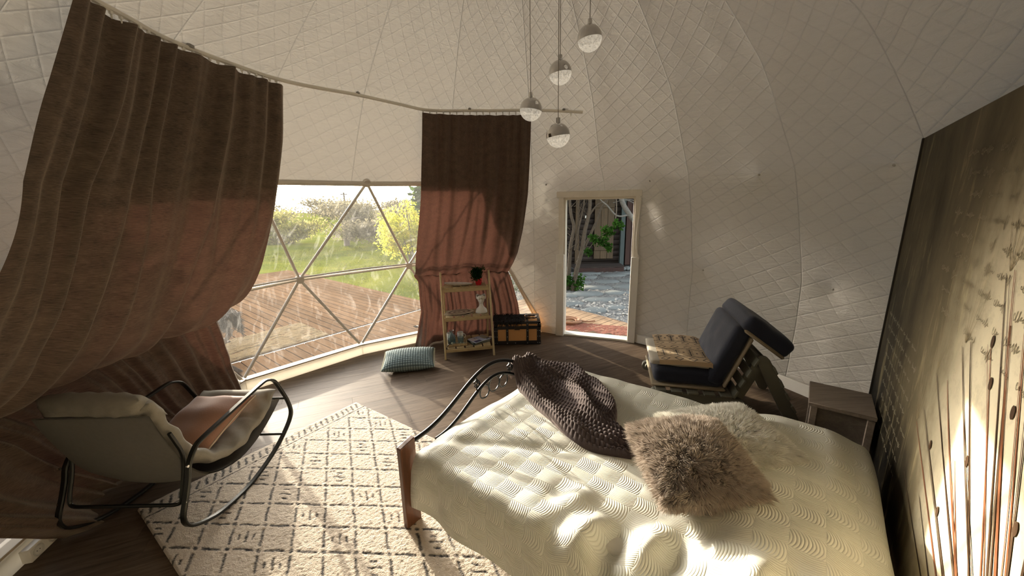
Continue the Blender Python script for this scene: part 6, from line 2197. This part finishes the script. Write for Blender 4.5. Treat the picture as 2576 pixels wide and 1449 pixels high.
mb.box(tl_(TW / 2, -0.001, 0.322), (TW, 0.014, 0.026)).box(tl_(TW / 2, 0.02, 0.331), (TW, 0.045, 0.009)).box(tl_(TW / 2, TD - 0.02, 0.331), (TW, 0.045, 0.009)).box(tl_(TW / 2, -0.001, 0.268), (TW, 0.014, 0.016))
mb.build('lid_trim', M_BLK, lid)
for x in (0.185, 0.47):
    MB().box(tl_(x, -0.010, 0.165), (0.034, 0.008, 0.30), None, 0.002).box(tl_(x, TD / 2, 0.3385), (0.034, TD, 0.006)).build('strap', M_BLK, tk)
for x in (0.05, TW - 0.05):
    box_part('foot', tl_(x, 0.05, 0.008), (0.06, 0.06, 0.016), M_BLK, tk)
    box_part('foot', tl_(x, TD - 0.05, 0.008), (0.06, 0.06, 0.016), M_BLK, tk)
box_part('clasp', tl_(0.325, -0.014, 0.250), (0.075, 0.014, 0.05), plain('dark_brass', (0.05, 0.04, 0.03), 0.35, 0.7), tk, None, 0.004)
sb = MB()
for x in (0.012, 0.04, TW - 0.04, TW - 0.012, 0.185, 0.47, 0.3):
    for z in (0.03, 0.125, 0.21, 0.31):
        if x in (0.3,) and z > 0.05: continue
        sb.ball(tl_(x, -0.010 if x not in (0.185, 0.47) else -0.015, z), 0.006, 7, 4)
sb.build('stud', plain('steel_stud', (0.35, 0.33, 0.3), 0.3, 0.8), tk)
box_part('side_handle', tl_(TW + 0.012, TD / 2, 0.22), (0.014, 0.13, 0.022), M_BLK, tk, None, 0.003)

shw = thing('fringed_shawl', 'tangled black lace shawl with curly fringe heaped on the trunk lid', 'shawl', tuple(tl_(0.2, 0.16, 0.342)))
S, T_ = np.meshgrid(np.linspace(0, 1, 60), np.linspace(0, 1, 36))
px = -0.02 + 0.46 * S; py = 0.015 + 0.30 * T_
pz = 0.346 + 0.035 * np.abs(vnoise(S * 8, T_ * 6, 95)) * np.sin(PI * S) * np.sin(PI * T_) + 0.004 * rng.normal(size=S.shape) * (T_ > 0.02) + 0.004
V = TO + np.stack([px, py, np.maximum(pz, 0.3445)], -1).reshape(-1, 3)
M_LACE = plain('black_lace', c3((20, 16, 15)), 0.8, var=0.3, bump=0.003, bscale=80)
mk('lace', V, grid_faces(60, 36), M_LACE, shw)
cu = MB()
for i in range(110):
    x = rng.uniform(-0.02, 0.40); L = rng.uniform(0.02, 0.075)
    y = -0.02; z0_ = 0.347
    pts = [tl_(x, 0.02, z0_ + 0.004)] + [tl_(x + 0.008 * math.sin(q * 2.2 + i), y - 0.004 + 0.004 * math.cos(q * 2.2 + i), z0_ - L * q / 6 + 0.002) for q in range(1, 7)]
    cu.tube(smooth_path(pts, 2), 0.0022, 4)
for i in range(60):
    a = rng.uniform(0, 6.28); b = tl_(rng.uniform(0, .42), rng.uniform(.04, .3), 0.36)
    cu.tube(smooth_path([b, b + A3(.03 * math.cos(a), .03 * math.sin(a), .018), b + A3(.05 * math.cos(a + .6), .05 * math.sin(a + .6), 0.0)], 3), 0.003, 4)
cu.build('fringe', M_LACE, shw, kind='stuff')
rg = thing('braided_cord', 'coil of dark brown braided cord at the right end of the trunk lid', 'cord', tuple(tl_(0.53, 0.18, 0.341)))
pts = [tl_(0.53 + (0.075 + 0.004 * a / 6.28) * math.cos(a), 0.17 + (0.06 + 0.003 * a / 6.28) * math.sin(a), 0.352 + 0.004 * math.sin(3 * a) + 0.004 * a / 6.28) for a in np.linspace(0, 6.28 * 3, 90)]
MB().tube(pts, [0.008 + 0.002 * math.sin(i * 1.6) for i in range(90)], 7).build('coil', plain('brown_cord', c3((52, 34, 24)), 0.8, var=0.3, vscale=60), rg)
